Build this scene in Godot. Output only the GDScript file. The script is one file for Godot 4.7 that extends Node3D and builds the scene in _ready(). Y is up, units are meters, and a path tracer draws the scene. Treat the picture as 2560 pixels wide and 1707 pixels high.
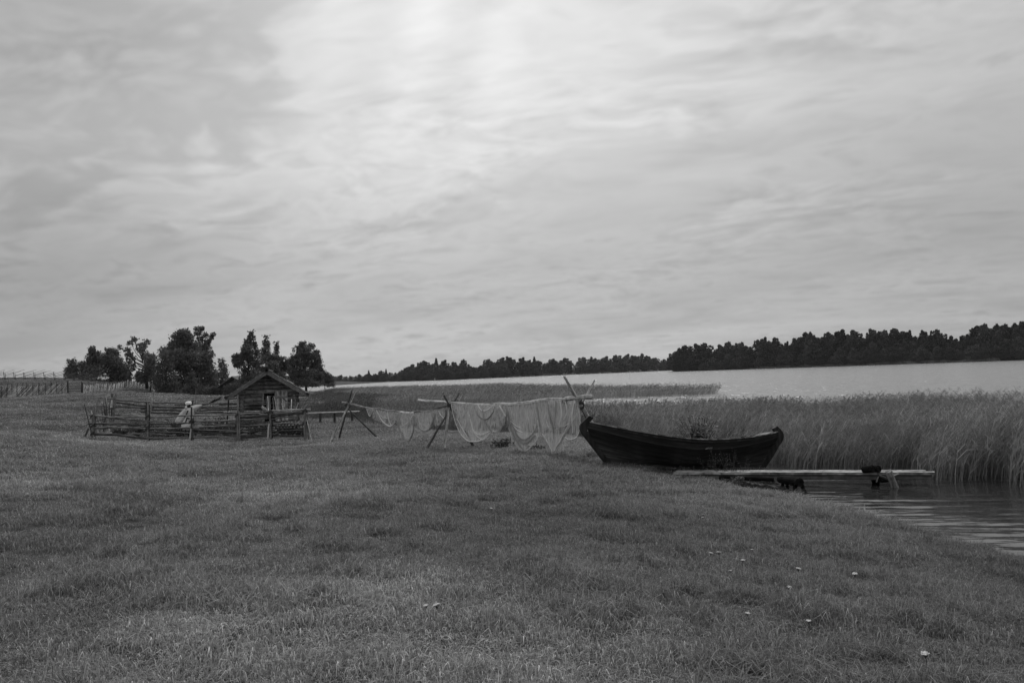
extends Node3D

# ---------------------------------------------------------------- mesh collecting
class Shape:
	var v := PackedVector3Array()
	var n := PackedVector3Array()
	var t := PackedVector2Array()
	var c := PackedColorArray()
	var i := PackedInt32Array()

	func vert(p: Vector3, nn: Vector3, uv := Vector2.ZERO, col := Color.WHITE) -> int:
		v.append(p); n.append(nn); t.append(uv); c.append(col)
		return v.size() - 1

	func face(a: int, b: int, d: int) -> void:
		i.append(a); i.append(b); i.append(d)

	func quad(a: Vector3, b: Vector3, d: Vector3, e: Vector3, col := Color.WHITE) -> void:
		# wood grain runs along the longer edge
		var nn := (b - a).cross(e - a).normalized()
		var la := a.distance_to(b)
		var lb := a.distance_to(e)
		var o := Vector2(a.x * 1.7 + a.y * 2.3, a.z * 0.9)
		var pu := Vector2(0, la) if la > lb else Vector2(la, 0)
		var pv := Vector2(lb, 0) if la > lb else Vector2(0, lb)
		var k := vert(a, nn, o, col)
		vert(b, nn, o + pu, col)
		vert(d, nn, o + pu + pv, col)
		vert(e, nn, o + pv, col)
		face(k, k + 2, k + 1); face(k, k + 3, k + 2)

	# a box of eight corners: centre, half sizes along three axes, a small chamfer comes from the caller's choice of several boxes
	func box(at: Vector3, x: Vector3, y: Vector3, z: Vector3, col := Color.WHITE) -> void:
		quad(at - x - y + z, at + x - y + z, at + x + y + z, at - x + y + z, col)
		quad(at + x - y - z, at - x - y - z, at - x + y - z, at + x + y - z, col)
		quad(at + x - y + z, at + x - y - z, at + x + y - z, at + x + y + z, col)
		quad(at - x - y - z, at - x - y + z, at - x + y + z, at - x + y - z, col)
		quad(at - x + y + z, at + x + y + z, at + x + y - z, at - x + y - z, col)
		quad(at - x - y - z, at + x - y - z, at + x - y + z, at - x - y + z, col)

	func tube(p: Array, r: Array, sides := 7, col := Color.WHITE, uoff := 0.0) -> void:
		var along := 0.0
		var first := v.size()
		var m := p.size()
		var ref := Vector3.UP
		if absf((p[m - 1] - p[0]).normalized().y) > 0.8:
			ref = Vector3.BACK
		for k in m:
			var d: Vector3 = (p[mini(k + 1, m - 1)] - p[maxi(k - 1, 0)]).normalized()
			var a := d.cross(ref).normalized()
			var b := d.cross(a)
			if k > 0:
				along += p[k].distance_to(p[k - 1])
			for s in sides + 1:
				var w := TAU * s / sides
				var o := a * cos(w) + b * sin(w)
				vert(p[k] + o * r[k], o, Vector2(uoff + float(s) / sides, along), col)
		for k in m - 1:
			for s in sides:
				var q := first + k * (sides + 1) + s
				face(q, q + 1, q + sides + 2); face(q, q + sides + 2, q + sides + 1)
		for end in 2:
			var k2 := 0 if end == 0 else m - 1
			var d2: Vector3 = (p[0] - p[1]).normalized() if end == 0 else (p[m - 1] - p[m - 2]).normalized()
			var mid := vert(p[k2], d2, Vector2(0.5, 0.02), col)
			var ring: Array[int] = []
			for s in sides:
				ring.append(vert(v[first + k2 * (sides + 1) + s], d2, Vector2(float(s) / sides, 0.0), col))
			for s in sides:
				face(mid, ring[s], ring[(s + 1) % sides])

	# a lumpy ellipsoid
	func blob(at: Vector3, r: Vector3, rings := 6, sides := 9, rough := 0.0, noise: FastNoiseLite = null, col := Color.WHITE) -> void:
		var first := v.size()
		for a in rings + 1:
			for s in sides + 1:
				var th := PI * a / rings
				var ph := TAU * (s % sides) / sides
				var d := Vector3(sin(th) * cos(ph), cos(th), sin(th) * sin(ph))
				var k := 1.0
				if noise:
					k += rough * noise.get_noise_3dv(d * 40.0 + at * 17.0)
				vert(at + d * r * k, (d / r).normalized(), Vector2(float(s) / sides, float(a) / rings), col)
		for a in rings:
			for s in sides:
				var q := first + a * (sides + 1) + s
				face(q, q + 1, q + sides + 2); face(q, q + sides + 2, q + sides + 1)

	# one leaf-sized face, folded along its middle
	func leaf(at: Vector3, dir: Vector3, side: Vector3, l: float, w: float, col: Color) -> void:
		var fold := dir.cross(side).normalized() * w * 0.35
		var a := at - dir * l * 0.5
		var b := at + dir * l * 0.5
		var p := at + side * w * 0.5 + fold
		var q := at - side * w * 0.5 + fold
		var n1 := (b - a).cross(p - a).normalized()
		var n2 := (q - a).cross(b - a).normalized()
		var k := vert(a, n1, Vector2.ZERO, col)
		vert(p, n1, Vector2.ZERO, col); vert(b, n1, Vector2.ZERO, col)
		face(k, k + 1, k + 2)
		k = vert(a, n2, Vector2.ZERO, col)
		vert(b, n2, Vector2.ZERO, col); vert(q, n2, Vector2.ZERO, col)
		face(k, k + 1, k + 2)

	# a bent blade: points along it and a width that runs out
	func blade(p: Array, side: Vector3, w: float, col: Color, tipcol: Color) -> void:
		var first := v.size()
		var m := p.size()
		for k in m:
			var d: Vector3 = (p[mini(k + 1, m - 1)] - p[maxi(k - 1, 0)])
			var nn := side.cross(d).normalized()
			if nn.y < 0.0:
				nn = -nn
			var f := float(k) / (m - 1)
			var cc := col.lerp(tipcol, f)
			var ww := w * 0.5 * (1.0 - f * f)
			if k == m - 1:
				vert(p[k], nn, Vector2.ZERO, cc)
			else:
				vert(p[k] - side * ww, nn, Vector2.ZERO, cc)
				vert(p[k] + side * ww, nn, Vector2.ZERO, cc)
		for k in m - 2:
			var q := first + k * 2
			face(q, q + 1, q + 3); face(q, q + 3, q + 2)
		face(v.size() - 3, v.size() - 2, v.size() - 1)

	func mesh() -> ArrayMesh:
		# front faces run clockwise: turn those that disagree with their normals
		for k in range(0, i.size(), 3):
			var p := v[i[k]]
			if (v[i[k + 2]] - p).cross(v[i[k + 1]] - p).dot(n[i[k]] + n[i[k + 1]] + n[i[k + 2]]) < 0.0:
				var swap := i[k + 1]
				i[k + 1] = i[k + 2]
				i[k + 2] = swap
		var a := []
		a.resize(Mesh.ARRAY_MAX)
		a[Mesh.ARRAY_VERTEX] = v
		a[Mesh.ARRAY_NORMAL] = n
		a[Mesh.ARRAY_TEX_UV] = t
		a[Mesh.ARRAY_COLOR] = c
		a[Mesh.ARRAY_INDEX] = i
		var m := ArrayMesh.new()
		m.add_surface_from_arrays(Mesh.PRIMITIVE_TRIANGLES, a)
		return m


var rng := RandomNumberGenerator.new()
var taken := {}
var M := {}

func rnd(a: float, b: float) -> float:
	return rng.randf_range(a, b)

func grey(linear: float) -> Color:
	return Color(linear, linear, linear).linear_to_srgb()

func lin(x: float) -> Color:
	return Color(x, x, x)

func numbered(called: String) -> String:
	if not taken.has(called):
		taken[called] = 0
		return called
	taken[called] += 1
	return "%s_%03d" % [called, taken[called]]

func tag(o: Node, label := "", category := "", group := "", kind := "") -> void:
	if label: o.set_meta("label", label)
	if category: o.set_meta("category", category)
	if group: o.set_meta("group", group)
	if kind: o.set_meta("kind", kind)

func thing(called: String, label: String, category: String, at := Vector3.ZERO, turn := 0.0, group := "") -> Node3D:
	var o := Node3D.new()
	o.name = numbered(called)
	add_child(o)
	o.position = at
	o.rotation.y = turn
	tag(o, label, category, group)
	return o

# a mesh under a thing (its points given in the thing's axes), or a top-level mesh
func put(called: String, s: Variant, m: Material, parent: Node = self) -> MeshInstance3D:
	var o := MeshInstance3D.new()
	o.mesh = s.mesh() if s is Shape else s
	o.material_override = null
	for k in o.mesh.get_surface_count():
		o.set_surface_override_material(k, m)
	if parent == self:
		o.name = numbered(called)
	else:
		o.name = called if not parent.has_node(called) else numbered_in(parent, called)
	parent.add_child(o, true)
	return o

func numbered_in(parent: Node, called: String) -> String:
	var k := 1
	if parent.has_meta("n_" + called):
		k = parent.get_meta("n_" + called) + 1
	parent.set_meta("n_" + called, k)
	return "%s_%03d" % [called, k]

func many(called: String, m: Mesh, mat: Material, places: Array, tints: Array, label: String, part := "stems") -> MultiMeshInstance3D:
	var mm := MultiMesh.new()
	mm.transform_format = MultiMesh.TRANSFORM_3D
	mm.use_colors = true
	mm.mesh = m
	mm.instance_count = places.size()
	for k in places.size():
		mm.set_instance_transform(k, places[k])
		mm.set_instance_color(k, tints[k])
	# all copies of one kind of growth are one object; each variant of its plants is a part of it
	var whole: Node3D = get_node_or_null(called)
	if whole == null:
		whole = thing(called, label, called.replace("_", " "))
		whole.set_meta("kind", "stuff")
	var o := MultiMeshInstance3D.new()
	o.name = part if not whole.has_node(part) else numbered_in(whole, part)
	o.multimesh = mm
	o.material_override = mat
	whole.add_child(o)
	o.set_meta("kind", "stuff")
	return o

func surface(albedo: float, rough: float, tex: Texture2D = null, spec := 0.3) -> StandardMaterial3D:
	var m := StandardMaterial3D.new()
	m.albedo_color = grey(albedo)
	m.roughness = rough
	m.metallic_specular = spec
	m.albedo_texture = tex
	return m

func painted(rough: float, spec := 0.25) -> StandardMaterial3D:      # tone from the vertices
	var m := StandardMaterial3D.new()
	m.vertex_color_use_as_albedo = true
	m.roughness = rough
	m.metallic_specular = spec
	return m

# wood grain: streaks along v, knots and cracks
func grain_texture(seed_: int, low: float, streak: float) -> ImageTexture:
	var a := FastNoiseLite.new()
	a.seed = seed_; a.frequency = 0.02; a.fractal_octaves = 4
	var im := Image.create(128, 256, false, Image.FORMAT_RGB8)
	for y in 256:
		for x in 128:
			var w := TAU * x / 128.0
			var h := TAU * y / 256.0
			var q := Vector3(cos(w) * 130.0 * streak, sin(w) * 130.0 * streak, 0.0)
			var f := a.get_noise_3d(q.x, q.y, 20.0 * sin(h)) * 0.9 + a.get_noise_3d(q.x * 0.2, q.y * 0.2 + 90.0, 60.0 * cos(h)) * 0.5
			var g := clampf(0.72 + f * 0.75 * (1.0 - 0.6 * low), low, 1.0)
			im.set_pixel(x, y, Color(g, g, g))
	return ImageTexture.create_from_image(im)

# ---------------------------------------------------------------- the lie of the land: a smooth surface through surveyed heights
var knots: Array[Vector3] = []          # x, distance north, height
var kq := PackedVector2Array()
var kw := PackedFloat64Array()
var xs := PackedFloat64Array()
var ds := PackedFloat64Array()
var hm := PackedFloat32Array()
var bumps := FastNoiseLite.new()

func knot(x: float, d: float, h: float) -> void:
	knots.append(Vector3(x, d, h))

func warp(x: float, d: float) -> Vector2:
	return Vector2(atan2(x, d + 14.0) * 2.0, log(sqrt(x * x + (d + 14.0) * (d + 14.0))))

func solve_land() -> void:
	var n := knots.size()
	for k in knots:
		kq.append(warp(k.x, k.y))
	var a: Array[PackedFloat64Array] = []
	for r in n + 3:
		var row := PackedFloat64Array()
		row.resize(n + 4)
		if r < n:
			for c in n:
				var r2 := kq[r].distance_squared_to(kq[c])
				row[c] = 0.5 * r2 * log(r2) if r2 > 1e-12 else 0.0
			row[r] += 0.0004
			row[n] = 1.0; row[n + 1] = kq[r].x; row[n + 2] = kq[r].y
			row[n + 3] = knots[r].z
		else:
			for c in n:
				row[c] = 1.0 if r == n else (kq[c].x if r == n + 1 else kq[c].y)
		a.append(row)
	var m := n + 3
	for p in m:
		var best := p
		for r in range(p + 1, m):
			if absf(a[r][p]) > absf(a[best][p]):
				best = r
		var swap := a[p]
		a[p] = a[best]; a[best] = swap
		var pr := a[p]
		for r in range(p + 1, m):
			var f := a[r][p] / pr[p]
			if f != 0.0:
				var row := a[r]
				for c in range(p, m + 1):
					row[c] -= f * pr[c]
				a[r] = row
	kw.resize(m)
	for p in range(m - 1, -1, -1):
		var s := a[p][m]
		for c in range(p + 1, m):
			s -= a[p][c] * kw[c]
		kw[p] = s / a[p][p]

func land(x: float, d: float) -> float:
	var q := warp(x, d)
	var n := kq.size()
	var s := kw[n] + kw[n + 1] * q.x + kw[n + 2] * q.y
	for k in n:
		var r2 := q.distance_squared_to(kq[k])
		if r2 > 1e-12:
			s += kw[k] * 0.5 * r2 * log(r2)
	return s

func spaced(a: float, b: float, step: float, lo: float, hi: float, grow: float) -> PackedFloat64Array:
	var out: Array[float] = []
	var x := a
	while x <= b:
		out.append(x)
		x += step
	var w := step
	x = a
	while x > lo:
		w *= grow
		x -= w
		out.append(x)
	w = step
	x = out[0]
	for y in out:
		x = maxf(x, y)
	while x < hi:
		w *= grow
		x += w
		out.append(x)
	out.sort()
	return PackedFloat64Array(out)

func cell(a: PackedFloat64Array, x: float) -> int:
	return clampi(a.bsearch(x) - 1, 0, a.size() - 2)

func ground(x: float, d: float) -> float:
	var i := cell(xs, x)
	var j := cell(ds, d)
	var fx := clampf((x - xs[i]) / (xs[i + 1] - xs[i]), 0.0, 1.0)
	var fd := clampf((d - ds[j]) / (ds[j + 1] - ds[j]), 0.0, 1.0)
	var w := xs.size()
	return lerpf(lerpf(hm[j * w + i], hm[j * w + i + 1], fx), lerpf(hm[(j + 1) * w + i], hm[(j + 1) * w + i + 1], fx), fd)

func on_ground(x: float, d: float, up := 0.0) -> Vector3:
	return Vector3(x, ground(x, d) + up, -d)

func inside(p: Vector2, poly: PackedVector2Array) -> bool:
	return Geometry2D.is_point_in_polygon(p, poly)

# ---------------------------------------------------------------- sky
var sky_noise := FastNoiseLite.new()
var sky_fine := FastNoiseLite.new()

func bump(x: float, y: float, cx: float, cy: float, rx: float, ry: float) -> float:
	var a := (x - cx) / rx
	var b := (y - cy) / ry
	return exp(-a * a - b * b)

func sky_light(d: Vector3) -> float:
	var e := rad_to_deg(asin(d.y))
	var az := rad_to_deg(atan2(d.x, -d.z))
	var base := 0.51 - 0.035 * bump(e, 0.0, 7.0, 0.0, 4.0, 1.0) + 0.13 * smoothstep(7.0, 18.0, e)
	# light behind the cloud sheet
	var glow := 0.17 * bump(az, e, 0.0, 32.0, 17.0, 10.0) + 0.15 * bump(az, e, -5.0, 21.0, 18.0, 10.0)
	# the sheet itself, seen in perspective and drawn out along the wind
	var k := 1.0 / (d.y + 0.10)
	var p := Vector2(d.x, d.z) * k
	var along := p.dot(Vector2(-0.88, -0.47))
	var across := p.dot(Vector2(-0.47, 0.88))
	var wx := sky_noise.get_noise_2d(along * 60.0 + 300.0, across * 70.0)
	var wy := sky_noise.get_noise_2d(along * 60.0 - 900.0, across * 70.0 + 77.0)
	along += wx * 0.30
	across += wy * 0.22
	var n1 := sky_noise.get_noise_2d(along * 34.0 + 60.0, across * 60.0)
	var n2 := sky_fine.get_noise_2d(along * 110.0, across * 190.0)
	var n3 := sky_fine.get_noise_2d(along * 330.0 + 700.0, across * 520.0)
	var n4 := sky_fine.get_noise_2d(along * 900.0 - 300.0, across * 1300.0)
	var near := smoothstep(1.5, 7.0, e)
	var patchy := smoothstep(-0.30, 0.30, sky_noise.get_noise_2d(along * 55.0 + 4000.0, across * 55.0))
	# a heavier bank, upper left, with torn edges
	var w := bump(az, e, -24.0, 21.5, 15.0, 6.5) + 0.45 * bump(az, e, -33.0, 12.0, 8.0, 5.0)
	var bank := smoothstep(0.0, 1.15, w + 0.7 * n2 + 0.35 * n1 + 0.7 * n3)
	var l := (base + glow) * (1.0 + 0.20 * n1 + (0.10 + 0.08 * patchy) * n2 + near * ((0.06 + 0.11 * patchy) * n3 + (0.02 + 0.06 * patchy) * n4))
	l *= 1.0 - 0.32 * bank
	l += 0.09 * maxf(0.0, n3 + 0.4 * n2) * patchy * smoothstep(3.0, 12.0, e)
	# soft rays under the brightest part
	var ray := sin((az + 6.0 + (28.0 - e) * 0.32) * 0.95) * bump(az, e, -5.0, 23.0, 8.0, 6.0)
	l *= 1.0 + 0.055 * ray
	l *= 1.0 - 0.19 * smoothstep(12.0, 36.0, absf(az))
	return maxf(l, 0.1)

func make_sky() -> PanoramaSkyMaterial:
	sky_noise.seed = 11; sky_noise.frequency = 0.01; sky_noise.fractal_octaves = 4
	sky_fine.seed = 5; sky_fine.frequency = 0.01; sky_fine.fractal_octaves = 4
	var W := 3072
	var H := 1536
	var px := PackedFloat32Array()
	px.resize(W * H * 3)
	px.fill(0.2)
	for r in H / 2:
		var el := PI * (0.5 - (r + 0.5) / H)
		var ce := cos(el)
		var se := sin(el)
		for cx in W:
			var az := TAU * (cx + 0.5) / W
			var l := sky_light(Vector3(ce * sin(az), se, -ce * cos(az)))
			var o := (r * W + cx) * 3
			px[o] = l; px[o + 1] = l; px[o + 2] = l
	var im := Image.create_from_data(W, H, false, Image.FORMAT_RGBF, px.to_byte_array())
	var m := PanoramaSkyMaterial.new()
	m.panorama = ImageTexture.create_from_image(im)
	return m

# ---------------------------------------------------------------- the scene
func _ready() -> void:
	rng.seed = 20240817
	var cam := Camera3D.new()
	cam.name = "camera"
	cam.position = Vector3(0, 2.6, 0)
	cam.basis = Basis(Vector3.RIGHT, deg_to_rad(2.3423)) * Basis(Vector3.BACK, deg_to_rad(-2.2048))
	cam.fov = 46.41
	cam.near = 0.1
	cam.far = 4000.0
	add_child(cam)
	cam.current = true

	var we := WorldEnvironment.new()
	we.name = "surroundings"
	var env := Environment.new()
	env.background_mode = Environment.BG_SKY
	env.sky = Sky.new()
	env.sky.sky_material = make_sky()
	env.tonemap_mode = Environment.TONE_MAPPER_LINEAR
	env.tonemap_exposure = 1.0
	env.sdfgi_enabled = true
	env.ssao_enabled = true
	env.ssil_enabled = true
	# thin haze: the far shores pale a little
	env.fog_enabled = true
	env.fog_density = 0.00007
	env.fog_light_color = Color(0.95, 0.95, 0.95)
	we.environment = env
	add_child(we)

	var sun := DirectionalLight3D.new()
	sun.name = "sun"
	sun.light_energy = 0.5
	sun.light_color = Color(1, 1, 1)
	sun.light_angular_distance = 14.0
	sun.shadow_enabled = true
	sun.rotation_degrees = Vector3(-50, 178, 0)
	add_child(sun)

	materials()
	terrain()
	lake()
	far_shores()
	reeds()
	turf()
	log_hut()
	far_house()
	trees()
	pole_fences()
	garden_fence()
	garden_things()
	net_rack()
	boat()
	jetty()
	bank_plants()
	flowers()
	small_things()

func materials() -> void:
	var g1 := grain_texture(3, 0.25, 1.0)
	var g2 := grain_texture(8, 0.35, 0.6)
	var g3 := grain_texture(14, 0.7, 0.8)
	M.old_wood = surface(0.34, 0.85, g1)          # weathered grey
	M.dark_wood = surface(0.085, 0.85, g1)
	M.pale_wood = surface(0.85, 0.8, g2)
	M.bark = surface(0.12, 0.9, g1)
	M.log = surface(0.13, 0.85, g1)
	M.roof = surface(0.27, 0.85, g3)
	M.tar = surface(0.02, 0.55, g1, 0.35)         # tarred boat planks
	M.tar_worn = surface(0.045, 0.7, g1, 0.3)
	M.deck = surface(0.8, 0.75, g2)
	M.wet_wood = surface(0.02, 0.85, g1, 0.12)
	M.cloth = surface(0.74, 0.95)
	M.cloth_dim = surface(0.6, 0.95)
	M.black = surface(0.01, 0.9)
	M.leaf = painted(0.8, 0.2)
	M.leaf.backlight_enabled = true
	M.leaf.backlight = grey(0.5)
	M.blade = painted(0.65, 0.3)
	M.blade.backlight_enabled = true
	M.blade.backlight = grey(0.7)
	M.petal = surface(0.6, 0.9)
	M.stone = surface(0.3, 0.9)
	M.trunk = surface(0.05, 0.95, g1)
	M.white = surface(0.9, 0.7)

func terrain() -> void:
	knot(0.00, 0.00, 1.00)
	knot(-3.00, 0.00, 1.12)
	knot(3.00, 0.00, 0.90)
	knot(7.00, 0.00, 0.45)
	knot(-9.00, 0.00, 1.25)
	knot(-20.00, 2.00, 1.50)
	knot(12.00, -4.00, 0.40)
	knot(0.00, -8.00, 1.10)
	knot(17.00, -2.00, -0.30)
	knot(-14.00, -8.00, 1.50)
	knot(-2.76, 4.26, 1.08)
	knot(-1.41, 4.23, 1.04)
	knot(-0.07, 4.20, 1.00)
	knot(1.27, 4.25, 0.93)
	knot(2.74, 4.45, 0.80)
	knot(-4.51, 6.97, 1.16)
	knot(-2.37, 7.23, 1.02)
	knot(-0.08, 7.45, 0.88)
	knot(2.53, 8.23, 0.60)
	knot(4.38, 8.85, 0.30)
	knot(-6.34, 9.82, 1.30)
	knot(-4.91, 11.00, 1.06)
	knot(-2.29, 11.63, 0.86)
	knot(-0.09, 12.12, 0.70)
	knot(1.98, 13.01, 0.48)
	knot(-9.02, 13.97, 1.34)
	knot(-8.62, 17.40, 0.93)
	knot(-5.49, 18.59, 0.72)
	knot(-1.72, 17.98, 0.60)
	knot(1.46, 18.48, 0.42)
	knot(2.05, 19.28, 0.42)
	knot(0.94, 20.63, 0.45)
	knot(-2.06, 23.45, 0.45)
	knot(-6.48, 28.19, 0.45)
	knot(-5.64, 31.40, 0.38)
	knot(-1.31, 23.84, 0.42)
	knot(-11.54, 28.14, 0.55)
	knot(-7.43, 28.60, 0.48)
	knot(-9.78, 28.36, 0.52)
	knot(-16.08, 30.34, 0.62)
	knot(-14.79, 26.65, 0.86)
	knot(-15.44, 26.62, 1.02)
	knot(-13.61, 21.09, 1.38)
	knot(-25.43, 39.45, 1.50)
	knot(-24.88, 45.69, 1.15)
	knot(-19.43, 34.71, 0.86)
	knot(-20.26, 45.59, 0.75)
	knot(-20.47, 42.26, 0.95)
	knot(6.26, 10.02, 0.02)
	knot(5.98, 12.02, 0.02)
	knot(5.56, 14.79, 0.02)
	knot(5.16, 16.30, 0.02)
	knot(4.74, 17.73, 0.02)
	knot(4.35, 19.10, 0.02)
	knot(5.83, 19.23, 0.10)
	knot(4.74, 23.18, 0.10)
	knot(2.23, 29.60, 0.10)
	knot(0.17, 32.13, 0.10)
	knot(-2.38, 34.28, 0.10)
	knot(-5.63, 39.02, 0.10)
	knot(-9.12, 47.01, 0.10)
	knot(-12.22, 53.37, 0.10)
	knot(-40.61, 63.00, 1.85)
	knot(-38.56, 65.00, 2.03)
	knot(-36.68, 70.00, 2.25)
	knot(-48.34, 75.00, 2.18)
	knot(-46.61, 83.00, 2.31)
	knot(-53.84, 112.00, 2.61)
	knot(-56.57, 125.00, 2.65)
	knot(-65.09, 106.00, 4.19)
	knot(-63.71, 112.00, 4.14)
	knot(-73.31, 140.00, 4.36)
	knot(-51.66, 128.00, 1.18)
	knot(-44.38, 100.00, 1.24)
	knot(-47.25, 130.00, 0.95)
	knot(-24.41, 62.00, 1.42)
	knot(-13.30, 41.00, 0.55)
	knot(-11.30, 45.00, 0.40)
	knot(-25.00, 50.00, 1.30)
	knot(-16.00, 60.00, 0.60)
	knot(-24.00, 100.00, 0.60)
	knot(-44.00, 155.00, 0.60)
	knot(-60.00, 200.00, 0.80)
	knot(-120.00, 180.00, 4.00)
	knot(-130.00, 90.00, 4.50)
	knot(-60.00, 45.00, 2.20)
	knot(-40.00, 25.00, 1.80)
	knot(9.00, 9.00, -0.50)
	knot(9.00, 14.00, -0.60)
	knot(7.00, 20.00, -0.50)
	knot(12.00, 20.00, -0.70)
	knot(7.50, 24.00, -0.50)
	knot(5.50, 28.00, -0.45)
	knot(3.50, 33.00, -0.45)
	knot(-1.00, 36.50, -0.40)
	knot(-5.00, 42.00, -0.40)
	knot(-7.00, 52.00, -0.50)
	knot(-6.00, 64.00, -0.70)
	knot(20.00, 40.00, -1.20)
	knot(-10.00, 75.00, -0.60)
	knot(0.00, 100.00, -1.30)
	knot(-26.00, 140.00, -0.60)
	knot(-10.00, 160.00, -1.30)
	knot(60.00, 100.00, -1.50)
	knot(0.00, 250.00, -1.60)
	knot(-60.00, 300.00, -1.30)
	knot(100.00, 250.00, -1.60)
	knot(14.00, 8.00, -0.80)
	knot(16.00, 2.00, -0.70)
	knot(30.00, 12.00, -1.20)
	solve_land()
	bumps.seed = 4; bumps.frequency = 0.22; bumps.fractal_octaves = 3
	xs = spaced(-20.0, 10.0, 0.36, -900.0, 1500.0, 1.11)
	ds = spaced(1.0, 44.0, 0.36, -400.0, 1700.0, 1.10)
	var w := xs.size()
	hm.resize(w * ds.size())
	var s := Shape.new()
	for j in ds.size():
		for i in w:
			var x := xs[i]
			var d := ds[j]
			var h := land(clampf(x, -260.0, 160.0), clampf(d, -12.0, 300.0))
			if h > 0.0:
				h += (bumps.get_noise_2d(x, d) * 0.08 + bumps.get_noise_2d(x * 3.1 + 40.0, d * 3.1) * 0.03) * smoothstep(0.0, 0.6, h) * (1.0 + 1.0 * smoothstep(0.0, -8.0, x))
			if d > 300.0:
				h = lerpf(h, -2.0, smoothstep(300.0, 420.0, d)) if x > -80.0 else h
			if x > 160.0:
				h = minf(h, -1.5)
			h = clampf(h, -3.0, 7.0)
			hm[j * w + i] = h
	for j in ds.size():
		for i in w:
			var a := hm[j * w + maxi(i - 1, 0)]
			var b := hm[j * w + mini(i + 1, w - 1)]
			var c := hm[maxi(j - 1, 0) * w + i]
			var e := hm[mini(j + 1, ds.size() - 1) * w + i]
			var nx := (a - b) / (xs[mini(i + 1, w - 1)] - xs[maxi(i - 1, 0)])
			var nz := (e - c) / (ds[mini(j + 1, ds.size() - 1)] - ds[maxi(j - 1, 0)])
			s.vert(Vector3(xs[i], hm[j * w + i], -ds[j]), Vector3(nx, 1.0, nz).normalized())
	for j in ds.size() - 1:
		for i in w - 1:
			var q := j * w + i
			s.face(q, q + w, q + w + 1); s.face(q, q + w + 1, q + 1)
	var m := surface(0.07, 0.95)
	var fn := FastNoiseLite.new()
	fn.seed = 9; fn.frequency = 0.02; fn.fractal_octaves = 5
	var tex := NoiseTexture2D.new()
	tex.width = 512; tex.height = 512; tex.seamless = true; tex.noise = fn
	var ramp := Gradient.new()
	ramp.offsets = PackedFloat32Array([0.0, 0.5, 1.0])
	ramp.colors = PackedColorArray([Color(0.55, 0.55, 0.55), Color(0.8, 0.8, 0.8), Color(1, 1, 1)])
	tex.color_ramp = ramp
	m.albedo_texture = tex
	m.uv1_triplanar = true
	m.uv1_world_triplanar = true
	m.uv1_scale = Vector3(0.31, 0.31, 0.31)
	tag(put("ground", s, m), "grassy ground of the lake shore and the hill", "", "", "structure")

func wave(x: float, d: float, n: FastNoiseLite) -> float:
	# long crests that come in towards the bank, with smaller ripples riding on them
	var a := n.get_noise_2d(x * 17.0 + d * 3.0, d * 75.0 + x * 12.0)
	var b := n.get_noise_2d(x * 50.0 + 500.0, d * 170.0 + x * 26.0)
	return 0.0085 * (1.0 - 2.0 * absf(a)) + 0.007 * a + 0.0035 * b

func lake() -> void:
	var n := FastNoiseLite.new()
	n.seed = 21; n.frequency = 0.02; n.fractal_octaves = 3
	var lx := spaced(2.0, 15.0, 0.075, -500.0, 1600.0, 1.09)
	var ld := spaced(7.5, 21.0, 0.06, -30.0, 1700.0, 1.07)
	var s := Shape.new()
	var w := lx.size()
	for j in ld.size():
		for i in w:
			var x := lx[i]
			var d := ld[j]
			var step := 0.06
			var k := 1.0 - smoothstep(15.0, 20.0, x)
			k *= smoothstep(-1.0, 2.0, x) * smoothstep(6.5, 7.5, d) * (1.0 - smoothstep(21.0, 24.0, d))
			var h := 0.0
			var nn := Vector3.UP
			if k > 0.0:
				h = wave(x, d, n) * k
				nn = Vector3((wave(x - step, d, n) - wave(x + step, d, n)) * k / (2.0 * step), 1.0, (wave(x, d + step, n) - wave(x, d - step, n)) * k / (2.0 * step)).normalized()
			s.vert(Vector3(x, h, -d), nn, Vector2(x, d))
	# one sheet with two surfaces: the sheltered water by the bank, and the open water roughened by the wind
	var open_water := PackedInt32Array()
	for j in ld.size() - 1:
		for i in w - 1:
			var q := j * w + i
			if lx[i] > -1.0 and lx[i] < 20.0 and ld[j] > 6.0 and ld[j] < 23.0:
				s.face(q, q + w + 1, q + w); s.face(q, q + 1, q + w + 1)
			else:
				for k in [q, q + w + 1, q + w, q, q + 1, q + w + 1]:
					open_water.append(k)
	var mesh := s.mesh()
	s.i = open_water
	mesh.add_surface_from_arrays(Mesh.PRIMITIVE_TRIANGLES, s.mesh().surface_get_arrays(0))
	var calm := surface(0.03, 0.05, null, 0.7)
	var m := surface(0.2, 0.22, null, 0.5)
	m.metallic = 0.10
	var fn := FastNoiseLite.new()
	fn.seed = 31; fn.frequency = 0.014; fn.fractal_octaves = 4
	var tex := NoiseTexture2D.new()
	tex.width = 1024; tex.height = 1024; tex.seamless = true; tex.noise = fn
	tex.as_normal_map = true; tex.bump_strength = 8.0
	for each in [calm, m]:
		each.normal_enabled = true
		each.normal_texture = tex
		each.normal_scale = 0.12 if each == calm else 1.25
		each.uv1_scale = Vector3(0.033, 0.11, 1) if each == calm else Vector3(0.03, 0.014, 1)
	var o := put("lake", mesh, m)
	o.set_surface_override_material(0, calm)
	tag(o, "rippled lake water", "", "", "structure")

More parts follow.
